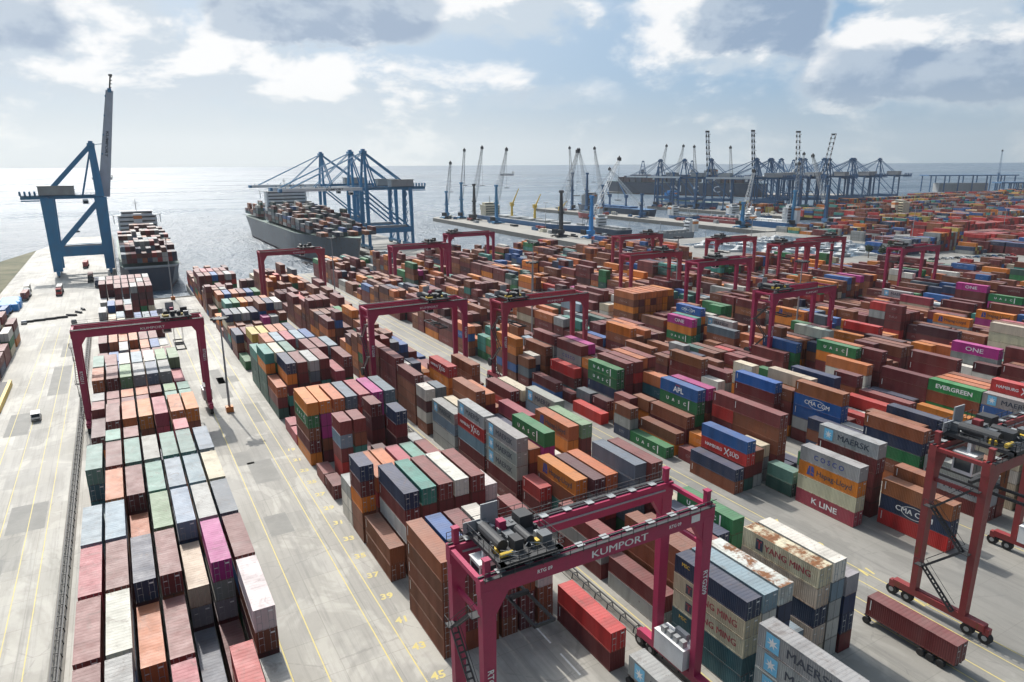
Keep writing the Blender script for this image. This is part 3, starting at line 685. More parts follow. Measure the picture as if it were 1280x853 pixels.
# ------------------------------------------------------------------ which boxes show largest: rays from the camera
def build_containers():
    vs = []; fs = []
    for b in BOX:
        n = len(vs); x0, y0, z0 = b['X'], b['Y'], b['z']; x1, y1, z1 = x0+W, y0+b['L'], z0+b['H']
        vs += [(x0,y0,z0),(x1,y0,z0),(x1,y1,z0),(x0,y1,z0),(x0,y0,z1),(x1,y0,z1),(x1,y1,z1),(x0,y1,z1)]
        fs += [(n,n+3,n+2,n+1),(n+4,n+5,n+6,n+7),(n,n+1,n+5,n+4),(n+1,n+2,n+6,n+5),(n+2,n+3,n+7,n+6),(n+3,n,n+4,n+7)]
    bvh = BVHTree.FromPolygons([Vector(v) for v in vs], fs, epsilon=0.0)
    cnt = {}
    org = Vector((0,0,CH)); st = 2.5
    y = 235.0
    while y < 853:
        x = 1.0
        while x < 1280:
            d = FW*F + RT*(x-640) - UPV*(y-426.5)
            h = bvh.ray_cast(org, d.normalized(), 3000)
            if h[2] is not None: cnt[h[2]//6] = cnt.get(h[2]//6, 0)+1
            x += st
        y += st
    score = [(c*(1.6 if BOX[i]['logo'] else 1.0), i) for i, c in cnt.items() if BOX[i]['b'] != 'far' and c >= 3]
    score.sort(reverse=True)
    ind = [i for _, i in score[:296]]
    indset = set(ind)
    # stack order inside each row, counted from the near end
    order = {}
    for b in BOX: order.setdefault((b['b'],b['r']), set()).add(round(b['Y']*.2))
    ordn = {k: {y: j for j, y in enumerate(sorted(v))} for k, v in order.items()}
    ORD = ['first','second','third','fourth','fifth','sixth','seventh','eighth','ninth','tenth','eleventh','twelfth','thirteenth','fourteenth','fifteenth','sixteenth','seventeenth','eighteenth','nineteenth','twentieth'] + ['later']*60
    BN = {'A':'kerbside','B':'magenta-gantry','C':'middle','D':'red-gantry','E':'outer','F':'far','G':'farther','H':'remote','I':'remotest','Z':'waterside'}
    CN = {'br':'brown','mr':'maroon','mm':'russet','dm':'wine','bb':'rust-brown','rd':'red','or':'orange','pe':'peach','nv':'navy','bl':'blue','lb':'bluish','gy':'grey','wh':'white','cr':'cream','gn':'green','lg':'lime-green','tl':'teal','mg':'magenta','pk':'pink-red','dg':'bottle-green','yl':'yellow','ev':'emerald','dt':'petrol','sl':'slate','aq':'mint'}
    rg = random.Random(3); seen = {}
    for i in ind:
        b = BOX[i]; key = ('40' if b['L'] > 10 else '20')+('h' if b['H'] > 2.7 else 's'); q = 'r' if b['rust'] else ''
        o = link('shipping_container', CM[key][q], None, (b['X']+W/2, b['Y'], b['z']))
        fa = (.80 if b['b'] == 'A' else 1.0)*rg.uniform(.82,1.15); c = [min(1, max(0, k*fa*rg.uniform(.93,1.07))) for k in CC[b['c']]]
        o.color = (*c, 1)
        fromtop = b['n']-b['t']
        tier = 'alone' if b['n'] == 1 else 'topmost' if fromtop == 0 else 'lowest' if b['t'] == 1 else {1:'second from top',2:'third from top',3:'fourth from top',4:'fifth from top'}[fromtop]
        size = 'lettered' if b['logo'] else ('long' if b['L'] > 10 else 'short')
        cn = ('rusty ' if b['rust'] else '')+CN[b['c']]
        so = ORD[ordn[(b['b'],b['r'])][round(b['Y']*.2)]]
        lab = f"{cn} {size} container, {tier}, {so} stack from near end, {ORD[b['r']]} row, {BN.get(b['b'],'distant')} block"
        if len(lab.split()) > 16: lab = lab.replace(' from near end', ' along')
        seen[lab] = seen.get(lab, 0)+1
        tag(o, lab, 'shipping container', 'shipping containers stacked in the yard')
        if rg.random() < .8:
            d = link('door', CM[key]['d'+q], o); d.color = o.color
            link('locking_bars', CM[key]['b'], d)
        else:
            d = link('end_wall', CM[key]['f'+q], o); d.color = o.color
        if b['logo'] is None and b['c'] in ('mr','br','mm','dm','bb','bl','nv','rd') and b['X'] > 20 and rg.random() < .75:
            link('marking', CM[key]['w'], o)
        if b['logo']: logo(o, b)
    rest = [b for i, b in enumerate(BOX) if i not in indset]
    bulk('stacked_containers', rest, 'many more stacked containers filling the rest of the yard')
    return len(ind), len(rest), [k for k, v in seen.items() if v > 1]

def logo(o, b):
    x = -W/2-.012; L, H = b['L'], b['H']; zc = H*.5; s = b['logo']; mid = L/2
    def T(txt, size, mat, y, z=zc, bold=.03, sx=1.0): return text(txt, size, mat, o, (x, y, z), '-x', bold*(0.0 if 'M' in txt else 1.0), sx)
    if s == 'MAERSK':
        m = MB(); m.box(x-.004, L-3.0, .35, x+.004, L-1.15, H-.35); e = m.build('emblem', M_STAR, o)
        m = MB(); cy, cz = L-2.07, zc; pts = []
        for k in range(14):
            r = .80 if k % 2 == 0 else .30; a = PI/2+k*PI/7; pts.append((x-.012, cy+r*math.cos(a), cz+r*math.sin(a)))
        for k in range(14): m.quad((x-.012, cy, cz), pts[k], pts[(k+1)%14])
        m.build('star', M_WHITE, e)
        T('MAERSK', 1.6, M_INK, L/2-1.1, bold=.07, sx=1.12)
    elif s == 'COSCO': T('C O S C O', 1.35, M_INKB, mid, bold=.05)
    elif s == 'Hapag-Lloyd':
        m = MB(); cy = L-2.6
        m.quad((x,cy+.8,.55),(x,cy+.1,.55),(x,cy+.1,H-.5),(x,cy+.45,H-.5)); m.quad((x,cy-.05,.55),(x,cy-.75,.55),(x,cy-.75,.95),(x,cy-.05,1.25)); m.quad((x,cy-.05,1.35),(x,cy-.8,1.15),(x,cy-.6,H-.5),(x,cy-.05,H-.4))
        m.build('emblem', M_INKB, o); T('Hapag-Lloyd', 1.45, M_INK, mid-1.4, bold=.03)
    elif s == 'K LINE': T('K LINE', 1.55, M_WHITE, mid, bold=.05, sx=1.2)
    elif s == 'HAMBURG SUD':
        T('HAMBURG', .98, M_WHITE, mid+2.6, bold=.02); T('S\u00dcD', 1.3, M_WHITE, mid-3.0, bold=.03)
        m = MB(); c = mid-1.0; m.quad((x,c+.7,H*.75),(x,c+.5,H*.82),(x,c-.7,H*.2),(x,c-.5,H*.18)); m.quad((x,c-.7,H*.8),(x,c-.5,H*.86),(x,c+.7,H*.25),(x,c+.6,H*.18)); m.build('emblem', M_WHITE, o)
    elif s == 'CMA CGM':
        T('CMA CGM', 1.35, M_WHITE, mid, bold=.035, sx=1.05)
        m = MB()
        for sgn in (1,-1):
            for k in range(10):
                a0 = .25+k*.26; a1 = a0+.26
                p = [(x, mid+sgn*2.1*math.cos(a), zc+sgn*1.0*math.sin(a)) for a in (a0,a1)]; p2 = [(x, mid+sgn*2.22*math.cos(a), zc+sgn*1.1*math.sin(a)) for a in (a0,a1)]
                m.quad(p[0], p[1], p2[1], p2[0])
        m.build('emblem', M_WHITE, o)
    elif s == 'EVERGREEN': T('EVERGREEN', 1.45, M_WHITE, mid, bold=.06, sx=1.12)
    elif s == 'ONE': T('ONE', 1.7, M_WHITE, mid, bold=.02, sx=1.35)
    elif s == 'YANG MING':
        T('YANG MING', 1.3, M_INKR, mid-1.3, bold=.03, sx=1.0)
        m = MB(); cy = L-2.9; m.box(x-.004,cy-.6,.65,x+.004,cy+.6,H-.55); e = m.build('emblem', M_INK, o)
        m = MB(); m.box(x-.012,cy-.12,.9,x-.006,cy+.12,H-.75); m.box(x-.012,cy-.4,H-.95,x-.006,cy+.4,H-.75); m.build('emblem_sign', M_INKR, e)
    elif s == 'UASC':
        for k, ch in enumerate('UASC'): T(ch, 1.05, M_WHITE, L*.78-k*L*.155, zc+(.0 if k != 2 else -.05), .05, 1.15)
        m = MB(); m.box(x-.004, L*.20, .35, x+.004, L*.225, H-.35); m.build('stripe', M_WHITE, o)
    elif s == 'APL':
        T('APL', 1.75, M_WHITE, mid, zc-.15, .07, 1.1); m = MB(); m.box(x-.004, mid-.5, H-.62, x+.004, mid+.9, H-.40); m.build('stripe', M_INKR, o)
    elif s == 'MSC': T('MSC', .75, M_YEL, L-2.0, H-.8, .03)
    elif s == 'CAI': T('CAI', 1.5, M_INK, mid, bold=.03)

def bulk(name, rest, label):
    n = len(rest)
    V = np.zeros((n*20, 3), np.float32); UV = np.zeros((n*20, 2), np.float32); CA = np.zeros((n*20, 4), np.float32)
    quad = np.array([[0,1,5,4],[1,2,6,5],[2,3,7,6],[3,0,4,7],[4,5,6,7]])
    uvq = np.array([[0,0],[1,0],[1,1],[0,1]], np.float32)
    rg = random.Random(11)
    for i, b in enumerate(rest):
        x0, y0, z0 = b['X'], b['Y'], b['z']; x1, y1, z1 = x0+b.get('W',W), y0+b['L'], z0+b['H']
        c8 = np.array([(x0,y0,z0),(x1,y0,z0),(x1,y1,z0),(x0,y1,z0),(x0,y0,z1),(x1,y0,z1),(x1,y1,z1),(x0,y1,z1)], np.float32)
        V[i*20:(i+1)*20] = c8[quad.ravel()]
        UV[i*20:(i+1)*20] = np.tile(uvq, (5,1))
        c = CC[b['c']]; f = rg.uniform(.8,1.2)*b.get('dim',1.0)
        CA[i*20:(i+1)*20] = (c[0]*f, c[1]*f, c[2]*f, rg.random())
    me = bpy.data.meshes.new(name)
    me.vertices.add(n*20); me.vertices.foreach_set('co', V.ravel())
    me.loops.add(n*20); me.loops.foreach_set('vertex_index', np.arange(n*20, dtype=np.int32))
    me.polygons.add(n*5); me.polygons.foreach_set('loop_start', np.arange(0, n*20, 4, dtype=np.int32)); me.polygons.foreach_set('loop_total', np.full(n*5, 4, np.int32))
    me.update()
    uvl = me.uv_layers.new(name='UVMap'); uvl.data.foreach_set('uv', UV.ravel())
    at = me.color_attributes.new('Col', 'FLOAT_COLOR', 'CORNER'); at.data.foreach_set('color', CA.ravel())
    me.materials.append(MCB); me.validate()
    o = link(name, me); tag(o, label, 'containers', None, 'stuff'); return o
# ------------------------------------------------------------------ ground, quays and water
MAIN = [(-75,-60),(1700,-60),(1700,700),(740,700),(740,560),(770,520),(640,455),(566,452),(534,452),(378,452),(325,448),(215,445),(215,762),(160,762),(160,430),(104,430),(104,424),(62,424),(62,418),(30,418),(30,378),(-3,378),(-3,760),(-40,760),(-52,672),(-75,577)]
def slab(name, poly, z0, z1, mats, kind='structure'):
    bm = bmesh.new(); top = [bm.verts.new((x,y,z1)) for x,y in poly]; bot = [bm.verts.new((x,y,z0)) for x,y in poly]
    f = bm.faces.new(top); f.material_index = 0
    f.normal_update()
    if f.normal.z < 0: f.normal_flip(); f.normal_update()
    n = len(poly)
    for i in range(n):
        g = bm.faces.new((top[i], bot[i], bot[(i+1)%n], top[(i+1)%n])); g.material_index = 1
    bmesh.ops.triangulate(bm, faces=[f])
    bmesh.ops.recalc_face_normals(bm, faces=bm.faces[:])
    me = bpy.data.meshes.new(name); bm.to_mesh(me); bm.free()
    for m in mats: me.materials.append(m)
    o = link(name, me); tag(o, kind=kind); return o
slab('ground', MAIN, -9, 0, [M_CONC, M_ROCK])
slab('pier', [(325,448),(374,448),(378,800),(345,800),(338,790)][::-1], -9, .9, [M_PIER, M_ROCK])
slab('pier', [(534,452),(566,452),(570,880),(540,880)][::-1], -9, .9, [M_PIER, M_ROCK])
slab('pier', [(705,560),(740,560),(742,830),(709,830)][::-1], -9, .9, [M_PIER, M_ROCK])
slab('breakwater', [(862,700),(880,700),(884,975),(866,985),(850,970),(860,960)][::-1], -9, .6, [M_ROCK, M_ROCK])
slab('far_land', [(1250,700),(6000,-400),(6000,900),(2400,1000),(1900,760),(1500,780)], -9, .5, [M_PIER, M_ROCK])
slab('grass_field', [(-400,-60),(-75,-60),(-75,577),(-85,600),(-160,560),(-400,520)][::-1], -9, .35, [M_GRASS, M_ROCK])
slab('grass_verge', [(-75,330),(-56,330),(-56,655),(-75,577)][::-1], .01, .12, [M_GRASS, M_GRASS])
m = MB(); m.quad((-60000,-3000,-3.2),(60000,-3000,-3.2),(60000,70000,-3.2),(-60000,70000,-3.2))
tag(m.build('sea', M_WATER), kind='structure')
m = MB()     # quay kerb edging
def edging(m, pts, w=1.2, h=.35):
    for a, b in zip(pts, pts[1:]):
        a = Vector((*a,h/2)); b = Vector((*b,h/2)); d = (b-a).normalized()
        m.bar(a-d*w/2+Vector((0,0,0)), b-d*w/2, w, h)
edging(m, [(-3.7,760),(-3.7,378.7)]); edging(m, [(-3.0,377.3),(30.7,377.3)]); edging(m, [(30.7,378.7),(30.7,417.2)])
edging(m, [(160.8,430),(160.8,760)]); edging(m, [(215.5,444.3),(325,447.2)])
tag(m.build('kerb', M_ROCK), kind='structure')
# painted lane lines
m = MB(); z = .012
def lane(x, y0, y1, w=.17): m.quad((x-w/2,y0,z),(x+w/2,y0,z),(x+w/2,y1,z),(x-w/2,y1,z))
for x in (24.2, 26.9, 16.4): lane(x, -20, 330)
for x in (-17.6, -20.6, -24.6, -28.6): lane(x, 20, 330, .14)
for x in (86.6, 89.6, 93.9, 96.7): lane(x, -20, 420)
for x in (57.9, 125.2, 160.0, 157.0, 192.0): lane(x, -20, 420)
for x in (-9.9, 12.3): lane(x, -20, 330, .18)
tag(m.build('lane_lines', M_LINE), kind='structure')
m = MB()
for Y in range(40, 76, 7): m.quad((44.2,Y,z),(44.45,Y,z),(44.45,Y+4.6,z),(44.2,Y+4.6,z))
tag(m.build('bay_lines', M_LINEW), kind='structure')
for k, n in enumerate(range(19, 49, 2)):
    Y = 70.0+(45-n)/2*6.43
    o = text(str(n), 1.95, M_LINE, None, (28.6, Y, .016), '-y', .09, 1.0, 'bay_number'); o.rotation_euler = (0,0,R(-8)); tag(o, f'yellow number {n} painted on the concrete lane', kind='structure')
    del o['label']
for k, n in enumerate(('07','09','11','13')):
    o = text(n, 2.6, M_LINE, None, (97.0, 55-k*9+20, .016), '-y', .09, 1.0, 'bay_number'); o.rotation_euler = (0,0,R(-12)); tag(o, kind='structure')
# darker repaired asphalt pieces
M_PATCH = paint('asphalt_patch', (.185,.18,.165), .8, .8, .25, (.27,.26,.235))
m = MB(); z2 = .007
for x0,y0,x1,y1 in ((18.5,139,23.5,151),(16.6,150,20,158),(24.4,176,28,192),(20,200,23,232),(-24,140,-18,152),(-23,228,-18,262),(-30,196,-25,214),(97.6,84,100.8,92),(86.9,70,90,80),(14.0,344,23,369),(-27,120,-23,131),(17,116,21,124),(21,215,27,222),(-22,275,-17,297)):
    m.quad((x0,y0,z2),(x1,y0,z2),(x1,y1,z2),(x0,y1,z2))
tag(m.build('asphalt_patches', M_PATCH), kind='structure')

# conductor rails along the gantry lanes
def conductor(x, y0, y1, label):
    r = empty('conductor_rail', (x, y0, 0)); L = y1-y0
    m = MB(); m.box(-.9,0,.0,.9,L,.12); m.build('plinth', M_ROCK, r)
    m = MB()
    for q in (-.42, .42): m.box(q-.09,0,1.0,q+.09,L,1.14)
    m.box(-.06,0,.55,.06,L,.68); m.build('rail', M_DARK, r)
    m = MB(); k = 0.0
    while k < L:
        m.bar((-.6,k,.1),(-.35,k,1.05),.12); m.bar((.6,k,.1),(.35,k,1.05),.12); m.box(-.5,k-.06,.9,.5,k+.06,1.0); k += 3.0
    m.build('supports', M_DARK, r)
    tag(r, label, 'conductor rail'); return r
conductor(-13.9, -10, 325, 'dark power rail on low posts running along the kerbside block')
conductor(55.9, 10, 330, 'power rail with pale plinth running between magenta gantry and middle block')

M_MACH = paint('machinery_grey', (.11,.115,.12), .5, .5, 1.5, (.03,.03,.03))
# ------------------------------------------------------------------ rubber tyred gantry cranes
def rtg(X0, X1, Y, mat, label, trolley=.1, detail=2, txt=None, top=25.3, flip=1, house=1.0, tscale=1.0):
    """X0,X1 leg lines, Y centre; trolley 0..1 along the span"""
    r = empty('gantry_crane', (X0, Y, 0)); Wd = X1-X0; hw = 3.45; zs = 2.2; zg = top-1.9
    # sill beams
    for x in (0, Wd):
        m = MB(); m.box(x-.55,-6.4,zs-.55,x+.55,6.4,zs+.45); m.box(x-.4,-7.0,zs-.9,x+.4,-6.2,zs+.1); m.box(x-.4,6.2,zs-.9,x+.4,7.0,zs+.1); m.build('sill_beam', mat, r)
        for s in (-1, 1):
            b = MB(); b.bar((x,s*4.2,1.5),(x,s*6.6,1.5),.5,.5); b.box(x-.25,s*5.4-.3,1.3,x+.25,s*5.4+.3,2.0); bo = b.build('bogie', M_DARK, r)
            for yy in (4.25, 6.55):
                w = MB(); w.tube((x-.36,s*yy,.82),(x+.36,s*yy,.82),.82,18); w.mat(1).tube((x-.40,s*yy,.82),(x+.40,s*yy,.82),.36,10)
                w.build('wheel', [M_BLACK, M_STEEL], bo)
    # legs, slightly tapering towards the sill
    for x in (0, Wd):
        for s in (-1, 1):
            m = MB(); m.bar((x, s*hw, zs+.4), (x, s*hw, zg+.6), 1.15, .85, 1.55, 1.05)
            sx = 1 if x == 0 else -1
            # haunch under the girder
            m._add([(x+sx*.7,s*hw-.45,zg),(x+sx*2.2,s*hw-.45,zg),(x+sx*.7,s*hw-.45,zg-2.4),(x+sx*.7,s*hw+.45,zg),(x+sx*2.2,s*hw+.45,zg),(x+sx*.7,s*hw+.45,zg-2.4)], [(0,1,2),(3,5,4),(1,4,5,2),(0,2,5,3),(0,3,4,1)])
            m.build('leg', mat, r)
            if detail > 1:
                m = MB(); m.box(x-.3,s*hw-.3,top,x+.3,s*hw+.3,top+1.7); m.box(x-.38,s*hw-.38,top+1.7,x+.38,s*hw+.38,top+1.85); m.build('buffer_post', mat, r)
        m = MB(); m.bar((x,-hw,zg-3.2 if detail>1 else zg-1),(x,hw,zg-3.2 if detail>1 else zg-1),.35,.5); m.build('cross_tie', mat, r); m = MB()
        m.bar((x,-hw+.3,zs+.3),(x,hw-.3,zs+.3),.5,.5); m.build('cross_tie', mat, r)
    for s in (-1, 1):
        m = MB(); m.box(-.9, s*hw-.5, zg, Wd+.9, s*hw+.5, top); g = m.build('girder', mat, r)
        m = MB(); m.box(-.9, s*hw-.10, top, Wd+.9, s*hw+.10, top+.16)
        yo = s*hw+s*.42; ya, yb = sorted((yo, yo+s*.5)); m.box(-.6, ya, top+.02, Wd+.6, yb, top+.10)
        if detail > 0:
            yr = yo+s*.48; m.box(-.6, yr-.03, top+.86, Wd+.6, yr+.03, top+.92); m.box(-.6, yr-.02, top+.4, Wd+.6, yr+.02, top+.44)
            k = -.6
            while k < Wd+.7: m.box(k-.03, yr-.03, top-.12, k+.03, yr+.03, top+.9); k += 1.6 if detail > 1 else 3.2
        m.build('walkway', M_DARK, g)
        if detail > 1:
            k = 1.0
            while k < Wd-1: m = MB(); m.box(k, s*hw-.40, top+.17, k+.9, s*hw+.40, top+.23); m.build('rail_pad', M_STEEL, g); k += 3.1
            m = MB(); yc = s*hw-s*.56; m.box(.5,yc-.12,top-.9,Wd-.5,yc+.12,top-.75); m.build('cable_tray', M_STEEL, g)
        if txt and s < 0:
            text(txt[0], 1.15 if detail > 1 else .85, M_WHITE, g, (Wd*(.55 if detail > 1 else .6), -hw-.515, zg+.72), '-y', .0, 1.4)
            if len(txt) > 2: text(txt[2], .55, M_WHITE, g, (Wd*.22, -hw-.515, zg+.9), '-y', .03); text(txt[2], .55, M_WHITE, g, (Wd*.82, -hw-.515, zg+.9), '-y', .03)
            if detail > 1:
                pl = MB(); pl.box(Wd*.905,-hw-.52,zg+.5,Wd*.95,-hw-.505,zg+1.4); pl.build('sign_plate', M_WHITE, g)
    if txt and len(txt) > 1:
        for x in (0, Wd): text(txt[1], .95, M_WHITE, r, (x, -hw-.56, 15.5 if x else 13.6), '-ydown', .035)
    # end ties above
    for x in (-.6, Wd+.6):
        m = MB(); m.box(x-.25,-hw,top-.7,x+.25,hw,top-.2); m.build('end_tie', mat, r)
    # trolley with drums, cab and spreader
    tx = .8+trolley*(Wd-8.5)
    t = empty('trolley', (tx, 0, top+.2)); t.parent = r; t.scale = (tscale,)*3
    m = MB(); m.box(0,-4.0,.35,7.2,-3.3,.75); m.box(0,3.3,.35,7.2,4.0,.75); m.box(.1,-4.0,.35,.7,4.0,.75); m.box(6.5,-4.0,.35,7.1,4.0,.75); m.box(3.2,-3.6,.35,3.7,3.6,.75)
    m.box(.3,-3.4,.70,6.9,3.4,.78)
    for x in (.8, 6.4):
        for s in (-1,1): m.tube((x,s*3.45-.15,.22),(x,s*3.45+.15,.22),.26,10)
    m.build('trolley_frame', M_DARK, t)
    m = MB(); m.tube((1.4,-1.9,1.45),(1.4,2.3,1.45),.62,14); m.tube((4.4,-2.2,1.35),(4.4,.4,1.35),.5,12); m.box(2.4,-2.6,.78,3.4,-1.2,2.0); m.box(5.0,.9,.78,6.6,2.6,2.2); m.build('hoist_drum', M_DARK, t)
    if detail > 0:
        for bx in ((1.1,2.4,.78,2.2,3.3,1.7),(3.6,1.0,.78,4.7,1.9,1.5),(2.6,-.6,.78,3.5,.4,1.5),(5.5,-2.8,.78,6.6,-1.6,1.7),(3.8,2.3,.8,6.3,3.2,1.1)):
            m = MB(); m.box(*bx); m.box(bx[0]-.05,bx[1]-.05,bx[5],bx[3]+.05,bx[4]+.05,bx[5]+.06); m.build('control_box', M_MACH, t)
        m = MB(); m.box(2.6,.9,.78,3.4,1.8,2.3); m.build('gearbox', mat, t)
        m = MB(); m.tube((.6,-2.9,1.1),(2.0,-2.9,1.1),.25,8); m.box(.5,-1.9,.8,1.0,-1.2,1.3); m.box(4.9,-2.6,.8,5.3,-1.9,1.3); m.build('motor', M_YEL, t)
        m = MB(); m.box(1.7,3.3,.8,3.7,3.45,3.4); m.box(-.4,3.2,.7,1.6,3.3,1.9); m.build('screen_panel', M_STEEL, t)
    if detail > 1:
        m = MB()
        for (xa,ya),(xb,yb) in (((0,-4.1),(7.2,-4.1)),((7.2,-4.1),(7.2,4.1)),((7.2,4.1),(0,4.1)),((0,4.1),(0,-4.1))):
            for zz in (1.3,1.85): m.bar((xa,ya,zz),(xb,yb,zz),.05)
            n = 7
            for k in range(n+1): m.bar((xa+(xb-xa)*k/n,ya+(yb-ya)*k/n,.75),(xa+(xb-xa)*k/n,ya+(yb-ya)*k/n,1.85),.05)
        m.build('handrail', M_DARK, t)
        rr = random.Random(5)
        for k in range(44):
            m = MB(); x = rr.uniform(.3,6.6); y = rr.uniform(-3.1,3.1); s_ = rr.uniform(.12,.4); m.box(x,y,.78,x+s_,y+s_*1.4,.78+rr.uniform(.2,.9)); m.build('junction_box', rr.choice((M_MACH,M_MACH,M_STEEL,M_DARK)), t)
        for k in range(22):
            m = MB(); x = rr.uniform(.4,5); y = rr.uniform(-3,3); m.tube((x,y,.95+rr.random()*.5),(x+rr.uniform(-.5,1.8),y+rr.uniform(-1.5,1.5),.95+rr.random()*.4),.06,5); m.build('pipe', rr.choice((M_MACH,M_STEEL,M_DARK)), t)
    # cab
    cx = 1.2 if flip > 0 else 5.0
    yk = 2.6 if detail > 1 else 0; cx = .6 if detail > 1 and flip > 0 else cx; m = MB(); m.box(cx-1.0,-3.1+yk,-3.3,cx+1.0,-.9+yk,-.9); m.box(cx-1.1,-3.2+yk,-.95,cx+1.1,-.8+yk,-.85); m.box(cx-.15,-2.2+yk,-.85,cx+.15,-1.8+yk,.35); m.box(cx+.55,-2.2+yk,-.85,cx+.85,-1.8+yk,.35)
    c = m.build('cab', M_WHITE, t)
    m = MB(); m.box(cx-.85,-3.12+yk,-3.0,cx+.85,-3.10+yk,-1.35); m.box(cx-1.02,-2.9+yk,-2.9,cx-1.0,-1.1+yk,-1.35); m.box(cx+1.0,-2.9+yk,-2.9,cx+1.02,-1.1+yk,-1.35); m.build('cab_window', M_GLASS, c)
    # spreader on its ropes
    zb = -5.2 if detail > 1 else -7
    m = MB(); m.box(2.6,-6.0,zb-.55,2.85,6.0,zb-.25); m.box(4.75,-6.0,zb-.55,5.0,6.0,zb-.25); m.box(2.6,-6.05,zb-.5,5.0,-5.8,zb-.2); m.box(2.6,5.8,zb-.5,5.0,6.05,zb-.2); m.box(2.7,-1.2,zb-.3,4.9,-.8,zb+.1); m.box(2.7,.8,zb-.3,4.9,1.2,zb+.1)
    m.build('spreader', M_DARK, t)
    m = MB()
    for xx in (2.8,4.8):
        for yy in (-1.6,1.6): m.tube((xx,yy,zb+.4),(xx,yy,.4),.04,4)
    m.build('hoist_rope', M_DARK, t)
    if detail > 0:
        # stair tower on the near leg and electrical house on the far side
        xs = -1.0 if house > 0 else Wd+1.0; sg = 1 if house > 0 else -1
        m = MB(); zz = zs+.5; k = 0
        while zz < zg-4.5:
            y0_, y1_ = (-2.4, 2.2) if k % 2 == 0 else (2.2, -2.4)
            for q in (-.35,.35): m.bar((xs+q,y0_,zz),(xs+q,y1_,zz+4.6),.10,.28)
            for j in range(10): m.box(xs-.35,y0_+(y1_-y0_)*j/10-.12,zz+4.6*j/10,xs+.35,y0_+(y1_-y0_)*j/10+.12,zz+4.6*j/10+.05)
            for q in (-.42,.42): m.bar((xs+q,y0_,zz+1.0),(xs+q,y1_,zz+5.6),.05)
            ya, yb = sorted((y1_, y1_+(1.0 if y1_>0 else -1.0))); m.box(xs-.6,ya,zz+4.55,xs+.6,yb,zz+4.65)
            for yq in (ya,yb): m.bar((xs-sg*.6,yq,zz+4.6),(xs-sg*.6,yq,zz+5.6),.05)
            m.bar((xs-sg*.6,ya,zz+5.6),(xs-sg*.6,yb,zz+5.6),.05)
            zz += 4.6; k += 1
        m.build('stairway', M_DARK, r)
        xh = Wd if house > 0 else 0
        m = MB(); m.box(xh-1.3,-2.6,zs+.5,xh+.9,2.6,zs+3.3); m.box(xh-1.35,-2.65,zs+3.3,xh+.95,2.65,zs+3.38); e = m.build('electrical_house', M_WHITE, r)
        m = MB()
        for k in range(4): m.box(xh-1.0,-2.2+k*1.1,zs+3.38,xh-.3,-1.5+k*1.1,zs+4.2)
        m.box(xh+.1,-1.6,zs+3.38,xh+.7,.4,zs+4.4); m.build('cooling_unit', M_STEEL, e)
        if txt: m = MB(); m.tube((xs,hw+.9,zs+3.6),(xs+sg*.3,hw+.9,zs+3.6),1.2,16); m.build('cable_reel', M_DARK, r)
    tag(r, label, 'gantry crane', 'gantry cranes straddling the container blocks'); return r
rtg(26.4, 54.8, 55.2, M_MAG, 'large magenta gantry crane closest to the camera, machinery on its left end', .02, 2, ('KUMPORT','RTG209','RTG 09'), tscale=1.0)
rtg(95.2, 123.4, 45.2, M_REDC, 'rust red gantry crane with dark machinery at the frame edge beside lone truck', .08, 2, None, tscale=1.22)
rtg(-11.7, 16.0, 195, M_MAG, 'magenta gantry crane spanning the kerbside block, cab by its outer leg', .93, 1, ('KUMPORT','RTG211'))
rtg(57.3, 85.6, 182.5, M_MAG, 'magenta gantry crane over the middle block beside brown stacks', .80, 1, ('KUMPORT','RTG208'))
rtg(93.4, 121.7, 172.5, M_FADE, 'faded red gantry crane over striped yellow and brown stacks', .0, 1, ('KUMPORT','RTG207'))
rtg(169.3, 197.0, 142.5, M_MAG, 'magenta gantry crane with machinery left beside a magenta lettered container', .0, 1, ('KUMPORT','RTG212'))
rtg(56.3, 84.0, 333, M_FADE, 'reddish gantry crane beside the water in front of the big ship', .85, 0, ('KUMPORT',))
rtg(115.6, 143.4, 322, M_MAG, 'magenta gantry crane in front of the blue quay cranes', .85, 0, None)
rtg(163.6, 191.6, 363, M_MAG, 'red gantry crane standing against the harbour water', .0, 0, None)
rtg(236.0, 264.3, 300, M_FADE, 'faded red gantry crane near the first pier root', .9, 0, None)
rtg(190.3, 218.0, 235, M_FADE, 'dull red gantry crane among tall maroon stacks with dark machinery', .85, 0, None)
rtg(199.0, 227.2, 203.5, M_MAG, 'pink-magenta gantry crane with open portal end beside maroon stacks', .4, 0, None)
rtg(268.0, 296.2, 262, M_FADE, 'dull red gantry crane behind the tall maroon stacks, low in view', .1, 0, None)
rtg(276.0, 304.0, 229, M_FADE, 'faded magenta gantry crane in front of moored white boats', .05, 0, None)
rtg(306.0, 334.2, 236, M_FADE, 'faded magenta gantry crane behind orange stacks and yacht harbour', .9, 0, None)
rtg(309.5, 337.5, 189.0, M_MAG, 'magenta gantry crane by the parking area at the yard edge', .0, 0, None)

M_BOOM = paint('boom_grey', (.40,.45,.52), .5, .3)
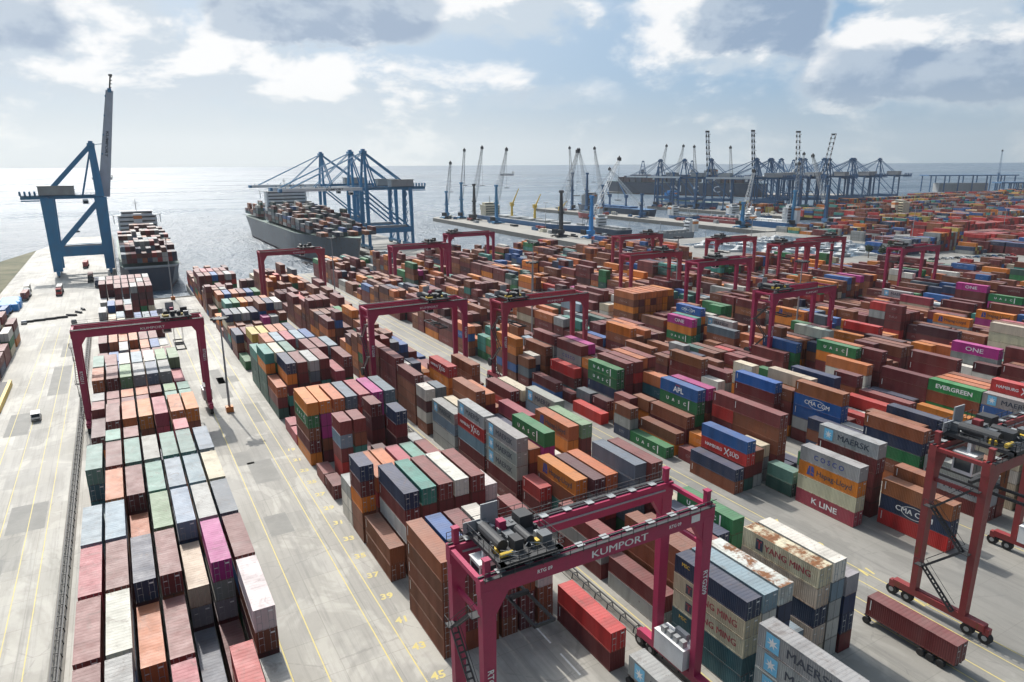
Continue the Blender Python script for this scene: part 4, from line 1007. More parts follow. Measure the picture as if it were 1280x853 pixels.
# ------------------------------------------------------------------ ship to shore cranes
def sts(xl, xw, Y, label, mat=None, boom='down', zt=46, za=74, reach=62, width=17, det=1, txt=True, stripes=False, rz=0, cx=0, cyy=0, group='blue quay cranes serving the big ship', back=14, lw=1.25, bw=1.0):
    """xl landside rail, xw waterside rail (boom points from xl to xw)"""
    mat = mat or M_BLUE
    r = empty('quay_crane', (cx, cyy, 0), rz); s = 1 if xw > xl else -1; hw = width/2; h = 2.0
    for x in (xl, xw):
        m = MB(); m.box(x-.9,Y-hw-4,1.8,x+.9,Y+hw+4,3.6)
        for yy in (-hw-1,hw+1): m.box(x-.6,Y+yy-3.4,.9,x+.6,Y+yy+3.4,1.7)
        m.build('sill_beam', mat, r)
        m = MB()
        for yy in (-hw-1,hw+1):
            for k in range(-3,4,2): m.tube((x-.3,Y+yy+k*1.0,.45),(x+.3,Y+yy+k*1.0,.45),.45,8)
        m.build('bogie', M_DARK, r)
        for q in (-1,1):
            m = MB(); m.bar((x,Y+q*hw,3),(x,Y+q*(hw-(1.5)),zt-.5),1.6*lw,1.5,2.2*lw,1.7); m.build('leg', mat, r)
    m = MB()
    for q in (-1,1):
        y = Y+q*(hw-.3); m.bar((xl,y,14.5),(xw,y,14.5),1.1,2.6+lw)
        m.bar((xl+s*1,y,15.5),(xw-s*.5,Y+q*(hw-1.3),zt-2),.9,.9*lw)
    for x in (xl,xw): m.bar((x,Y-hw,14.5),(x,Y+hw,14.5),1.0,2.2); m.bar((x,Y-hw+1.2,zt-1),(x,Y+hw-1.2,zt-1),1.2,2.2)
    m.build('portal_beam', mat, r)
    if det:
        m = MB(); m.box(min(xl,xw)+3,Y-hw+1,15.9,max(xl,xw)-3,Y-hw+4,18.2); m.build('checker_cabin', M_STEEL, r)
    # main girder, machinery house
    m = MB(); gx = 2.7
    for q in (-1,1): m.box(min(xl-s*back,xw+s*2),Y+q*gx-.55,zt-1.1,max(xl-s*back,xw+s*2),Y+q*gx+.55,zt+1.1)
    k = 0
    while k <= abs(xw-xl)+back: m.box(xl-s*back+s*k-.25,Y-gx,zt-.6,xl-s*back+s*k+.25,Y+gx,zt-.1); k += 6
    m.build('main_girder', mat, r)
    m = MB()
    for q in (-1,1):
        for zz in (2.1,): m.bar((xl-s*back,Y+q*(gx+1.4),zt+zz),(xw,Y+q*(gx+1.4),zt+zz),.08)
        m.box(min(xl-s*back,xw),Y+q*(gx+1.1)-.5,zt+.9,max(xl-s*back,xw),Y+q*(gx+1.1)+.5,zt+1.0)
        k = 0
        while k < abs(xw-xl)+back: m.bar((xl-s*(back-k),Y+q*(gx+1.4),zt+1),(xl-s*(back-k),Y+q*(gx+1.4),zt+2.1),.08); k += 2.5
    m.build('walkway', M_DARK, r)
    hx = sorted((xl-s*4, xl+s*14)); m = MB(); m.box(hx[0],Y-4.2,zt+1.3,hx[1],Y+4.2,zt+6.2); m.prism([(hx[0]-.3,Y-4.5),(hx[1]+.3,Y-4.5),(hx[1]+.3,Y+4.5),(hx[0]-.3,Y+4.5)], zt+6.2, zt+6.6); m.build('machinery_house', M_STEEL, r)
    # apex frame and stays
    xa = xw+s*(-1.0)
    m = MB()
    for q in (-1,1):
        m.bar((xw,Y+q*(hw-1.6),zt),(xa,Y+q*1.8,za),1.5*lw,1.3,1.2*lw,1.2); m.bar((xw-s*9,Y+q*3.4,zt+1),(xa,Y+q*1.8,za),.9,.8)
        m.bar((xl-s*1.0,Y+q*3.4,zt+1),(xa,Y+q*1.8,za),.85,.8*lw)
    m.box(xa-2.0,Y-3.2,za-1.0,xa+2.0,Y+3.2,za+.9); m.box(xa-1.2,Y-1.6,za+.9,xa+1.2,Y+1.6,za+2.2)
    m.bar((xw,Y-4.5,zt+13),(xw,Y+4.5,zt+13),.8,.8); m.build('apex_frame', mat, r)
    # boom
    ang = {'down':0.0,'up':R(84) if stripes else R(80),'mid':R(70)}[boom]; hxp = xw+s*2
    def bp(d, off=0): return (hxp+s*(d*math.cos(ang)-off*math.sin(ang)), zt+d*math.sin(ang)+off*math.cos(ang))
    bc = M_WHITE if not stripes else M_INKR
    n = 16 if stripes else 1
    ms = [MB(), MB()]
    for i in range(n):
        a = reach*i/n; b = reach*(i+1)/n; mm = ms[i % 2]
        for q in (-1,1):
            (xa_,za_),(xb_,zb_) = bp(a), bp(b); mm.bar((xa_,Y+q*gx,za_),(xb_,Y+q*gx,zb_),*((1.0,2.2) if boom != 'up' else (2.2*bw,1.0,1.35*bw,1.0)))
    bo = ms[0].build('boom', (M_WHITE if boom == 'down' else M_BOOM) if not stripes else M_DARK, r)
    if stripes: ms[1].build('boom_stripe', M_WHITE, bo)
    m = MB(); k = 2
    while k < reach: (a_,z_) = bp(k); m.box(a_-.25,Y-gx,z_-.3,a_+.25,Y+gx,z_+.2); k += 6
    (a_,z_) = bp(reach); m.box(a_-1.0,Y-3.4,z_-1.2,a_+1.0,Y+3.4,z_+1.2)
    for kk in range(4): (a_,z_) = bp(reach*(.4+.18*kk), 2.0); m.box(a_-.3,Y-3.6,z_-.5,a_+.3,Y-3.0,z_+.5)
    m.build('boom_tie', mat if not stripes else M_DARK, bo)
    if boom != 'down' and not stripes:
        m = MB(); (a1,z1),(a2,z2) = bp(reach), bp(reach+9); m.bar((a1,Y-1,z1),(a2,Y-1,z2),.8,.8); m.bar((a1,Y+1,z1),(a2,Y+1,z2),.8,.8); m.box(a2-1,Y-1.6,z2-.4,a2+1,Y+1.6,z2+.4)
        for kk in range(5): (a_,z_) = bp(reach+kk*2); m.box(a_-.2,Y-1.4,z_-.2,a_+.9,Y+1.4,z_+.2)
        m.build('boom_tip', M_DARK, bo)
    if boom == 'down':
        m = MB()
        for q in (-1,1):
            for d in (.45,.88):
                (a_,z_) = bp(reach*d,1.2); m.bar((xa,Y+q*1.8,za),(a_,Y+q*gx,z_),.5,.5)
        m.build('forestay', mat, r)
    else:
        m = MB()
        for q in (-1,1): (a_,z_) = bp(reach*.5,1.2); m.bar((xa,Y+q*1.8,za),(a_,Y+q*gx,z_),.22,.22)
        m.build('forestay', mat, r)
    if txt:
        if boom == 'down':
            text('KUMPORT', 2.1, M_INK, bo, (hxp+s*reach*.35, Y-gx-.52, zt), '-y', .05, 1.3)
        else:
            o = text('KUMPORT', 2.0, M_INK, bo, (bp(reach*.5)[0], Y-gx-.53, bp(reach*.5)[1]), '-ydown', .05, 1.6); o.rotation_euler = (Matrix.Rotation(R(10),3,'Y') @ o.rotation_euler.to_matrix()).to_euler()
    # operator cab under the girder
    m = MB(); xc = xw+s*(10 if boom == 'down' else -8); m.box(xc-1.5,Y-1.4,zt-4.4,xc+1.5,Y+1.4,zt-1.7); c = m.build('cab', M_WHITE, r)
    m = MB(); m.box(xc-1.52,Y-1.2,zt-4.1,xc+1.52,Y+1.2,zt-2.6); m.box(xc-1.2,Y-1.42,zt-4.1,xc+1.2,Y-1.40,zt-2.6); m.build('cab_window', M_GLASS, c)
    # back end machinery, legs ladders
    m = MB(); xe = xl-s*back
    for k in range(5): m.box(xe+s*k*2.4-.5,Y-3.3,zt+1.1,xe+s*k*2.4+.5,Y-2.3,zt+3.6)
    m.box(min(xe,xe+s*9),Y-3.6,zt-2.2,max(xe,xe+s*9),Y+3.6,zt-1.6); m.build('rear_platform', mat, r)
    if det:
        m = MB(); x = xl; zz = 3.6; k = 0
        while zz < zt-5:
            y0_, y1_ = (Y+hw-4, Y+hw-.5) if k % 2 else (Y+hw-.5, Y+hw-4)
            m.bar((x-s*1.4,y0_,zz),(x-s*1.4,y1_,zz+3.4),.7,.12); m.bar((x-s*1.4,y0_,zz+1),(x-s*1.4,y1_,zz+4.4),.06); m.box(x-s*1.4-.5,min(y1_,y1_+.8),zz+3.35,x-s*1.4+.5,max(y1_,y1_+.8),zz+3.45); zz += 3.4; k += 1
        m.build('stairway', mat, r)
    tag(r, label, 'quay crane', group); return r
sts(-32.5, -5.5, 497, 'tall blue quay crane with raised pale boom beside the smaller ship', boom='up', za=76, zt=46, reach=62, back=13, width=18, group=None, lw=3.0, bw=2.9)
sts(203, 168, 524, 'blue quay crane nearest of the three over the big ship', reach=60, za=73)
sts(203, 168, 557, 'blue quay crane standing second over the big ship, boom lowered', reach=60, za=73)
sts(203, 168, 646, 'blue quay crane farthest out along the big ship, boom lowered', reach=60, za=73)
# ------------------------------------------------------------------ ships
def hull_mesh(L, B, dk, fl=1.0, bow=1, sheer=1.5, transom=.75):
    """hull along +Y from stern 0 to bow L; deck height dk above water (z=-3.2)"""
    wl = -3.2; secs = []; N = 26
    for i in range(N+1):
        t = i/N; y = t*L
        if t < .08: wf = transom+(1-transom)*(t/.08)
        elif t < .72: wf = 1
        else: wf = max(.02, 1-((t-.72)/.28)**2.1)
        lowf = (.55+.45*min(1,t/.15)) if t < .15 else (1 if t < .66 else max(.01, 1-((t-.66)/.34)**1.6))
        top = dk+(sheer*max(0,(t-.7)/.3)**1.5)
        ov = 0 if t < .9 else (t-.9)/.1*L*.018
        b = B/2
        secs.append([(-b*lowf*.9, y-ov, wl-.5), (-b*lowf, y-ov*.5, wl+1.6), (-b*(lowf+wf)/2, y, (wl+dk)/2), (-b*wf, y+ov, top),
                     (b*wf, y+ov, top), (b*(lowf+wf)/2, y, (wl+dk)/2), (b*lowf, y-ov*.5, wl+1.6), (b*lowf*.9, y-ov, wl-.5)])
    m = MB(); vs = [p for s in secs for p in s]; fs = []; K = 8
    for i in range(N):
        for k in range(K-1): fs.append((i*K+k, (i+1)*K+k, (i+1)*K+k+1, i*K+k+1))
    m.v = vs; m.f = fs; m.m = [1 if j % (K-1) in (0,6) else (2 if j % (K-1) == 3 else 0) for j in range(len(fs))]
    m.f.append(tuple(range(K))); m.m.append(0); m.f.append(tuple(N*K+k for k in reversed(range(K)))); m.m.append(0)
    return m
def rails(m, x0, x1, y0, y1, z, step=4):
    for x in (x0, x1): m.bar((x,y0,z+1.1),(x,y1,z+1.1),.12); 
    y = y0
    while y <= y1:
        for x in (x0, x1): m.bar((x,y,z),(x,y,z+1.1),.1)
        y += step
def superstructure(r, B, y, z, floors, mat=None, w=.8, ln=10, funnel=M_ORANGE, wings=True, fy=-1):
    mat = mat or M_WHITE; hw = B*w/2; m = MB()
    m.box(-hw,y,z,hw,y+ln,z+floors*2.9)
    for k in range(floors): m.box(-hw-.5,y-.9,z+k*2.9+2.7,hw+.5,y+ln+.9,z+k*2.9+2.88)
    zt = z+floors*2.9
    if wings: m.box(-B/2,y+1,zt-.1,B/2,y+4.2,zt+.3); m.box(-B/2,y+1,zt+.3,-B/2+.2,y+4.2,zt+1.3); m.box(B/2-.2,y+1,zt+.3,B/2,y+4.2,zt+1.3); m.bar((-B/2+.6,y+2.6,zt-5.5),(-B/2+.6,y+2.6,zt),.5); m.bar((B/2-.6,y+2.6,zt-5.5),(B/2-.6,y+2.6,zt),.5)
    m.box(-hw*.8,y,zt,hw*.8,y+ln*.6,zt+2.8); m.box(-hw*.85,y-.5,zt+2.8,hw*.85,y+ln*.65,zt+3.1)
    s = m.build('superstructure', mat, r)
    for k in range(floors):
        zz = z+k*2.9+1.2; m = MB(); m.box(-hw*.92,y-.04,zz,hw*.92,y+ln+.04,zz+.9); m.build('window_band', M_GLASS, s)
    m = MB(); m.box(-hw*.78,y-.05,zt+1.2,hw*.78,y+ln*.6+.05,zt+2.2); m.build('window_band', M_GLASS, s)
    m = MB(); m.bar((0,y+ln*.4,zt+3),(0,y+ln*.4,zt+11),.6,.6,.25,.25); m.bar((-3,y+ln*.4,zt+7),(3,y+ln*.4,zt+7),.2); m.bar((-1.8,y+ln*.4,zt+9),(1.8,y+ln*.4,zt+9),.2); m.box(-1.2,y+ln*.4-.2,zt+8,1.2,y+ln*.4+.2,zt+8.3); m.build('mast', M_STEEL, r)
    m = MB(); yf = y-6 if fy < 0 else y+ln+4; m.box(-2.6,yf-2.5,z,2.6,yf+2.5,zt+1.5); m.mat(1).box(-2.62,yf-2.52,zt-2.0,2.62,yf+2.52,zt+.3); m.build('funnel', [mat, funnel], r)
def cargo_ship(x, y, rz, L, B, dk, label, hull=M_NAVY, boot=None, deck=M_GREEN, house=(.04,5), hmat=None, kind='bulk', funnel=M_ORANGE, derricks=0, dmat=None, seed=1, name='cargo_ship', hs=None, sheer=1.5):
    r = empty(name, (x, y, 0), rz)
    hull_mesh(L, B, dk, sheer=sheer).build('hull', [hull, boot or M_BOOT, deck], r)
    m = MB(); rails(m, -B/2+.3, B/2-.3, L*.02, L*.7, dk); m.build('deck_rail', M_STEEL, r)
    superstructure(r, B, L*house[0], dk, house[1], hmat, ln=min(12, L*.08), funnel=funnel)
    rr = random.Random(seed)
    if kind == 'bulk':
        k = .22
        while k < .84:
            w = B*.30*(1 if k < .7 else .8); m = MB(); m.box(-w,L*k,dk,w,L*(k+.085),dk+1.8); m.box(-w-.3,L*k-.3,dk+1.8,w+.3,L*(k+.085)+.3,dk+2.3); m.build('hatch_cover', hs or deck, r); k += .125
    for d in range(derricks):
        yy = L*(.32+.22*d); t_ = MB(); t_.bar((0,yy,dk),(0,yy,dk+15),2.2,2.2,1.6,1.6); t_.box(-1.8,yy-1.8,dk+13,1.8,yy+1.8,dk+17); t_.bar((0,yy+1,dk+15),(rr.uniform(3,9),yy+19+rr.uniform(-4,4),dk+rr.uniform(22,36)),1.5,1.3,.6,.6); t_.build('derrick', dmat or M_CREAM, r)
    m = MB(); m.bar((0,L*.93,dk+sheer),(0,L*.93,dk+sheer+8),.5,.5,.2,.2); m.box(-2,L*.9,dk+sheer*.8,2,L*.94,dk+sheer+1.4); m.build('foremast', M_STEEL, r)
    tag(r, label, 'ship'); return r
def deck_boxes(x, y, rz, L, B, dk, rows, seed, label, plan, pal):
    """container stacks carried on a deck: plan = [(y, tiers by position across)]"""
    rg = random.Random(seed); rest = []
    for yy, tiers in plan:
        n = len(tiers); x0 = -n*2.5/2
        for j, t in enumerate(tiers):
            for k in range(max(0, int(t+rg.choice((0,0,0,-1,0)) if t > 1 else t))):
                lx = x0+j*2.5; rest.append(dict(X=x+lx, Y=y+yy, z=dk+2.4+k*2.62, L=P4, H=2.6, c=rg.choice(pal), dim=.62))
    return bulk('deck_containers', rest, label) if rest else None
# the smaller ship at the near berth, its end towards us
cargo_ship(14.5, 424, 0, 232, 30.5, 9.5, 'container ship with dark hull berthed beside the tall blue crane', M_NAVY, kind='none', house=(.60,7), deck=M_GREEN)
pl = [(6+13.6*k, [min(9,[2,3,3,3,4,3,4,3,4][k]+(1 if 2 < j < 9 else 0)) for j in range(11)]) for k in range(9)]
deck_boxes(14.5, 424, 0, 232, 30.5, 9.5, 9, 5, 'containers stacked on the deck of the ship beside the tall blue crane', pl, ['mr','mm','rd','nv','gy','lb','mr','br','pe','wh'])
m = MB(); m.box(-13,.5,9.5,13,5.6,10.2); r = m.build('mooring_platform', M_STEEL, None, (14.5,424,0)); tag(r, 'grey railed platform at the end of the ship by the tall crane', 'platform')
# the big ship under the three cranes
cargo_ship(135.5, 760, PI, 318, 43, 15.5, 'long grey container ship with white bridge under the three blue quay cranes', M_HULLG, kind='none', house=(.335,9), deck=M_GREEN, funnel=M_RED, name='cargo_ship', sheer=2.5, boot=M_BOOT)
pl = []
for k in range(20):
    yy = 455+14.6*k-443; base = [1,0,2,2,3,4,2,4,3,5,4,5,4,0,0,4,3,4,3,2][k]
    pl.append((yy, [max(0, base+([0,-1,1,0,0,-2,1,0][(j*3+k*5) % 8] if base else 0)) for j in range(16)]))
deck_boxes(135.5, 443, 0, 318, 43, 15.5, 16, 9, 'containers stacked on the deck of the long grey ship', pl, ['mr','mm','nv','sl','gy','dg','mr','br','bl','pe','wh','sl','dt'])
# ships inside the older harbour
cargo_ship(392, 762, PI, 225, 24, 5.0, 'blue bulk carrier with yellow deck cranes along the first pier', M_HULLB, house=(.06,4), hmat=M_CREAM, derricks=3, dmat=M_YEL, deck=M_STEEL, hs=M_STEEL)
cargo_ship(596, 690, 0, 160, 24, 6.5, 'dark blue cargo ship with grey tower block behind the second pier', M_NAVY, house=(.80,5), hmat=M_STEEL, derricks=2, dmat=M_BLUE2, deck=M_HULLB)
cargo_ship(589, 520, 0, 105, 14, 2.5, 'low red coaster lying along the second pier', M_HULLR, house=(.05,2), deck=M_STEEL, hs=M_HULLR)
cargo_ship(762, 745, 0, 125, 22, 8, 'bright blue ship with rounded stern beside the third pier', M_HULLB, house=(.70,4), hmat=M_BRIGHTB, derricks=1, dmat=M_BLUE2)
cargo_ship(592, 462, 0, 78, 15, 5, 'blue and white ferry with tall white block of cabins', M_HULLB, house=(.15,5), hmat=M_WHITE, deck=M_WHITE, hs=M_WHITE)
cargo_ship(690, 498, R(-100), 118, 16, 4, 'long dark red hull with white bridge near the yacht harbour', M_HULLR, house=(.80,5), hmat=M_CREAM, deck=M_STEEL)
r = cargo_ship(1160, 1000, R(20.8), 370, 52, 23, 'huge dark container ship with white letters far behind the piers', M_NAVY, house=(.30,9), hmat=M_STEEL, kind='none', deck=M_GREEN, sheer=2)
for ch, yy in (('M',122),('S',92),('C',62)):
    pass
m = None
def big_letter(ch, yl, parent): 
    o = text(ch, 19, M_WHITE, parent, (-26.35, yl, 10), '-x', .0, 1.35); return o
for ch, yy in (('M',180),('S',135),('C',90)): big_letter(ch, yy, r)
for k in range(20):
    if k in (6,7,13): continue
    rr = random.Random(k); t = rr.choice((4,5,6,6)); m = MB(); m.box(-23,22+k*15.6,24,23,22+k*15.6+12.4,24+t*2.6)
    tag(m.build('container_block', [paint('deck_cargo%d'%k, rr.choice([(.09,.05,.05),(.12,.06,.05),(.10,.10,.11),(.06,.08,.11)]), .7, .6, .12)], None), kind='stuff').matrix_world = Matrix.Translation((1160,1000,0)) @ Matrix.Rotation(R(20.8),4,'Z')
# distant ships at sea
def far_ship(x, y, rz, L, label, hull=M_NAVY, hm=M_CREAM):
    cargo_ship(x, y, rz, L, L*.16, L*.085, label, hull, house=(.06,4), hmat=hm, derricks=0)
far_ship(20, 4400, R(95), 95, 'small cargo ship on the bright sea beyond the tall blue crane', M_NAVY)
far_ship(2230, 3900, R(60), 85, 'dark cargo ship on the horizon above the first pier')
far_ship(1900, 1950, R(140), 60, 'grey tanker low in the water above the big lettered ship')
def small_boat(x, y, rz, L, label, mat=M_WHITE, grp=None):
    r = empty('boat', (x,y,-2.9), rz); m = MB()
    hull = [(-L*.16,0),(L*.16,0),(L*.17,L*.55),(0,L),(-L*.17,L*.55)]
    m._add([(a,b,0) for a,b in hull]+[(a*1.25,b*1.04,L*.13) for a,b in hull], [(0,1,6,5),(1,2,7,6),(2,3,8,7),(3,4,9,8),(4,0,5,9),(5,6,7,8,9),(4,3,2,1,0)]); m.build('hull', mat, r)
    m = MB(); m.box(-L*.12,L*.15,L*.13,L*.12,L*.55,L*.26); m.box(-L*.10,L*.2,L*.26,L*.10,L*.45,L*.33); c = m.build('cabin', M_WHITE, r)
    m = MB(); m.box(-L*.125,L*.22,L*.18,L*.125,L*.5,L*.23); m.build('window', M_GLASS, c)
    m = MB(); m.bar((0,L*.35,L*.33),(0,L*.35,L*.75),L*.012); m.build('mast', M_STEEL, r)
    tag(r, label, 'boat', grp); return r
small_boat(-34, 860, R(30), 9, 'tiny dark boat on the glittering water left of the tall crane', M_NAVY)
# marina: rows of white boats
rg = random.Random(21)
WB = 'white yachts moored side by side in the small harbour'
marina = slab('marina_basin', [(395,300),(520,300),(520,420),(395,420)], .005, .02, [M_WATER, M_WATER])
for i in range(34):
    cx = 402+(i % 9)*13.2+rg.uniform(-1,1); cyq = 306+(i//9)*29+rg.uniform(-3,3)
    b = small_boat(cx, cyq, R(rg.choice((0,180))+rg.uniform(-5,5)) if i % 3 else R(85), rg.uniform(10,17), 'white yacht moored among the others in the small harbour', grp=WB); b.location.z = .0
# ------------------------------------------------------------------ mobile harbour cranes
def mobile_crane(x, y, tower, tip, tmat, bmat, label, zb=.9):
    r = empty('harbour_crane', (x, y, zb))
    m = MB(); m.box(-5,-4,.6,5,4,1.8); m.box(-7.5,-5.5,.3,-5.5,-3.5,1.0); m.box(5.5,3.5,.3,7.5,5.5,1.0); m.box(-7.5,3.5,.3,-5.5,5.5,1.0); m.box(5.5,-5.5,.3,7.5,-3.5,1.0)
    m.bar((-6.5,-4.5,.9),(6.5,4.5,1.1),.8,.8); m.bar((6.5,-4.5,.9),(-6.5,4.5,1.1),.8,.8); m.build('chassis', tmat, r)
    m = MB()
    for s in (-1,1):
        for k in range(4): m.tube((s*3.6-.4,-3.4+k*2.2,.6),(s*3.6+.4,-3.4+k*2.2,.6),.6,8)
    m.build('wheel_row', M_BLACK, r)
    d = Vector((tip[0]-x, tip[1]-y, 0)); d.normalize(); sd = Vector((-d.y, d.x, 0))
    m = MB(); m.tube((0,0,1.8),(0,0,3.4),2.4,12); a = -d*6.5; b = d*2.5; m.bar((a.x,a.y,5),(b.x,b.y,5),5,3.2); m.build('slewing_platform', tmat, r)
    m = MB(); a = -d*7.5; m.bar((a.x,a.y,5.4),(a.x-d.x*2,a.y-d.y*2,5.4),5.5,4); m.build('counterweight', M_DARK, r)
    m = MB(); T = tower-zb; m.bar((0,0,6),(0,0,T*.55),3.0,3.0,2.6,2.6); m.bar((0,0,T*.55),(0,0,T),2.6,2.6,1.8,1.8); m.box(-2,-2,T*.52,2,2,T*.56); m.box(-1.6,-1.6,T-1,1.6,1.6,T+1.2); m.build('tower', tmat, r)
    c = d*1.9+sd*1.6; m = MB(); m.box(c.x-1.3,c.y-1.3,T*.56,c.x+1.3,c.y+1.3,T*.56+3); m.build('cab', M_WHITE, r)
    # lattice boom: four chords, lacing
    A = d*2+Vector((0,0,T*.52)); B = Vector((tip[0]-x, tip[1]-y, tip[2]-zb)); ax = (B-A); Ln = ax.length; ax.normalize(); up = sd.cross(ax)
    m = MB(); N = max(10, int(Ln/3.2)); prev = None
    for i in range(N+1):
        t = i/N; w = 1.5*(1-abs(t-.3)*.9)+.35 if t > .08 else .9; P_ = A+ax*(Ln*t)
        cur = [P_+sd*(s1*w)+up*(s2*w*.8) for s1,s2 in ((-1,-1),(1,-1),(1,1),(-1,1))]
        if prev:
            for k in range(4): m.bar(prev[k], cur[k], .28); m.bar(prev[k], cur[(k+1)%4], .15)
        prev = cur
    m.build('boom', bmat, r)
    m = MB(); q = B; m.box(q.x-1.3,q.y-1.3,q.z-1.2,q.x+1.3,q.y+1.3,q.z+1.6); m.bar(q+Vector((0,0,1)), q+Vector((0,0,3.2)), 2.2,2.2,.3,.3); m.build('boom_head', M_DARK, r)
    m = MB(); top = Vector((0,0,T))
    for s in (-.5,.5): m.bar(top+sd*s, B+sd*s, .12); m.bar(top+sd*s, -d*6.0+Vector((0,0,6.5)), .12)
    hook = Vector((q.x,q.y,max(8,q.z*.48))); m.bar(q, hook, .14); m.box(hook.x-2.2,hook.y-2.2,hook.z-.6,hook.x+2.2,hook.y+2.2,hook.z); m.build('hoist_rope', M_DARK, r)
    tag(r, label, 'harbour crane', 'mobile harbour cranes on the piers'); return r
MC_ = [(349,773,32,(361,785,65),M_BLUE,M_STEEL,'smallest blue harbour crane at the tip of the first pier'),
 (365,765,42,(380,785,80),M_BLUE,M_STEEL,'blue harbour crane second from the tip of the first pier, thin boom'),
 (362,725,41,(381,740,82),M_DARK,M_STEEL,'black towered harbour crane on the first pier beside the bulk carrier'),
 (364,675,41,(385,689,79),M_BLUE,M_STEEL,'blue towered harbour crane standing mid pier beside the bulk carrier'),
 (343,516,40,(365,524,74),M_DARK,M_STEEL,'black harbour crane with tall thin boom at the pier root'),
 (359,493,36,(389,495,67),M_BRIGHTB,M_WHITE,'bright blue harbour crane with inclined white lattice boom at the pier root'),
 (548,652,28,(528,690,57),M_BLUE2,M_WHITE,'dark harbour crane with lowered boom on the second pier'),
 (545,494,25,(563,500,55),M_BLUE,M_WHITE,'light blue harbour crane with white boom on the second pier'),
 (560,815,51,(568,835,85),M_BLUE2,M_STEEL,'dark harbour crane at the far tip of the second pier'),
 (562,783,51,(564,806,82),M_BLUE2,M_STEEL,'dark towered harbour crane near the far tip of the second pier'),
 (560,745,36,(562,768,83),M_BLUE2,M_STEEL,'harbour crane with high boom behind the white boom on the second pier'),
 (715,815,58,(738,826,89),M_BLUE2,M_STEEL,'dark blue harbour crane at the tip of the third pier, double tower'),
 (718,785,50,(744,796,88),M_BLUE2,M_STEEL,'dark blue harbour crane on the third pier with pale inclined boom'),
 (720,740,50,(728,757,86),M_BLUE2,M_STEEL,'harbour crane midway along the third pier'),
 (762,600,46,(778,612,74),M_BLUE2,M_STEEL,'dark harbour crane in front of the chequered booms'),
 (738,690,44,(752,712,84),M_BLUE2,M_STEEL,'dark harbour crane standing between the two leftmost chequered cranes'),
 (590,470,36,(612,486,62),M_BLUE,M_STEEL,'blue harbour crane by the ferry quay'),
 (640,470,40,(650,500,70),M_BLUE2,M_STEEL,'dark harbour crane by the long dark red hull'),
 (1560,760,40,(1620,790,85),M_BLUE2,M_BLUE2,'lone dark crane far off beside the long roof')]
for a in MC_: mobile_crane(a[0], a[1], a[2], a[3], a[4], a[5], a[6])
# ------------------------------------------------------------------ far terminal cranes with raised chequered booms
G2 = 'dark cranes of the terminal beyond the harbour'
def q2(x, y, rz, boom, lab, **k):
    sts(-15, 15, 0, lab, M_BLUE2, boom, zt=44, za=68, reach=62, width=18, det=0, txt=False, rz=rz, cx=x, cyy=y, group=G2, back=20, lw=.75, **k)
def q3(px_az): return R(90-px_az)
for k_, (x, y, rz, bm_, lb_) in enumerate((
  (728, 706, 100, 'up', 'far crane with chequered upright boom at the third pier, leftmost of them'),
  (770, 664, 100, 'up', 'far crane with chequered upright boom, second of them'),
  (848, 660, 80, 'up', 'far crane with chequered upright boom beside the slanted open one'),
  (868, 655, 15, 'mid', 'far crane with thick slanted open boom'),
  (905, 655, 85, 'down', 'far terminal crane with humped apex just right of the slanted boom'),
  (950, 650, 88, 'down', 'far terminal crane with humped apex, last of the dense line'),
  (800, 668, 95, 'down', 'far terminal crane with lowered boom between the two chequered pairs'),
  (825, 684, 110, 'down', 'far terminal crane with lowered boom close behind the chequered pair'),
  (885, 684, 70, 'down', 'far terminal crane with lowered boom behind the slanted boom'),
  (928, 676, 95, 'down', 'far terminal crane with lowered boom between the two humped ones'),
  (985, 668, 100, 'down', 'far terminal crane with lowered boom at the right end of the line'),
  (722, 752, 100, 'down', 'far crane with lowered boom on the third pier behind the bright blue ship'),
  (724, 806, 98, 'down', 'far crane with lowered boom at the tip of the third pier'),
  (838, 690, 60, 'down', 'far terminal crane with turned frame close behind the second chequered boom'),
  (1040, 664, 95, 'down', 'far terminal crane with lowered boom, separate at the right of the line'),
  (745, 640, 120, 'down', 'far terminal crane with lowered boom near the root of the third pier'))):
    q2(x, y, R(rz), bm_, lb_, stripes=bm_ != 'down')
slab('far_quay', [(1010,1330),(1120,1070),(1240,900),(1330,930),(1210,1110),(1090,1370)][::-1], -9, .5, [M_PIER, M_ROCK])
for k_, (x, y, lb_) in enumerate(((1071, 1275, 'dark crane frame seen end on, leftmost above the huge lettered ship'), (1118, 1165, 'dark crane frame seen end on above the letters of the huge ship'),
  (1140, 1130, 'dark crane frame seen end on with taller hump above the huge ship'), (1215, 975, 'dark crane frame seen end on near the stern of the huge ship'))):
    q2(x, y, R(50), 'down', lb_)
# far buildings
def shed(x0, y0, x1, y1, h, mat, roof, label, name='warehouse', rz=0):
    r = empty(name, ((x0+x1)/2,(y0+y1)/2,.02), rz); a, b = (x1-x0)/2, (y1-y0)/2
    m = MB(); m.box(-a,-b,0,a,b,h); m.build('wall', mat, r)
    m = MB(); m._add([(-a-.5,-b-.5,h),(a+.5,-b-.5,h),(a+.5,b+.5,h),(-a-.5,b+.5,h),(-a-.5,0,h+b*.22),(a+.5,0,h+b*.22)], [(0,1,5,4),(2,3,4,5),(0,4,3),(1,2,5)]); m.build('roof', roof, r)
    m = MB(); n = max(2, int(a/4))
    for k in range(n): xx = -a+2*a*(k+.5)/n; m.box(xx-1.2,-b-.05,0.1,xx+1.2,-b,min(h*.7,4.5))
    m.build('door', M_DARK, r)
    m = MB()
    for k in range(n*2): yy = -b+2*b*(k+.5)/(n*2); m.box(-a-.05,yy-.8,h*.6,-a,yy+.8,h*.85)
    m.build('window', M_GLASS, r)
    tag(r, label, 'building'); return r
shed(1560,660,1640,720,22,M_STEEL,M_WHITE,'pale warehouse with white roof at the far edge of the port')
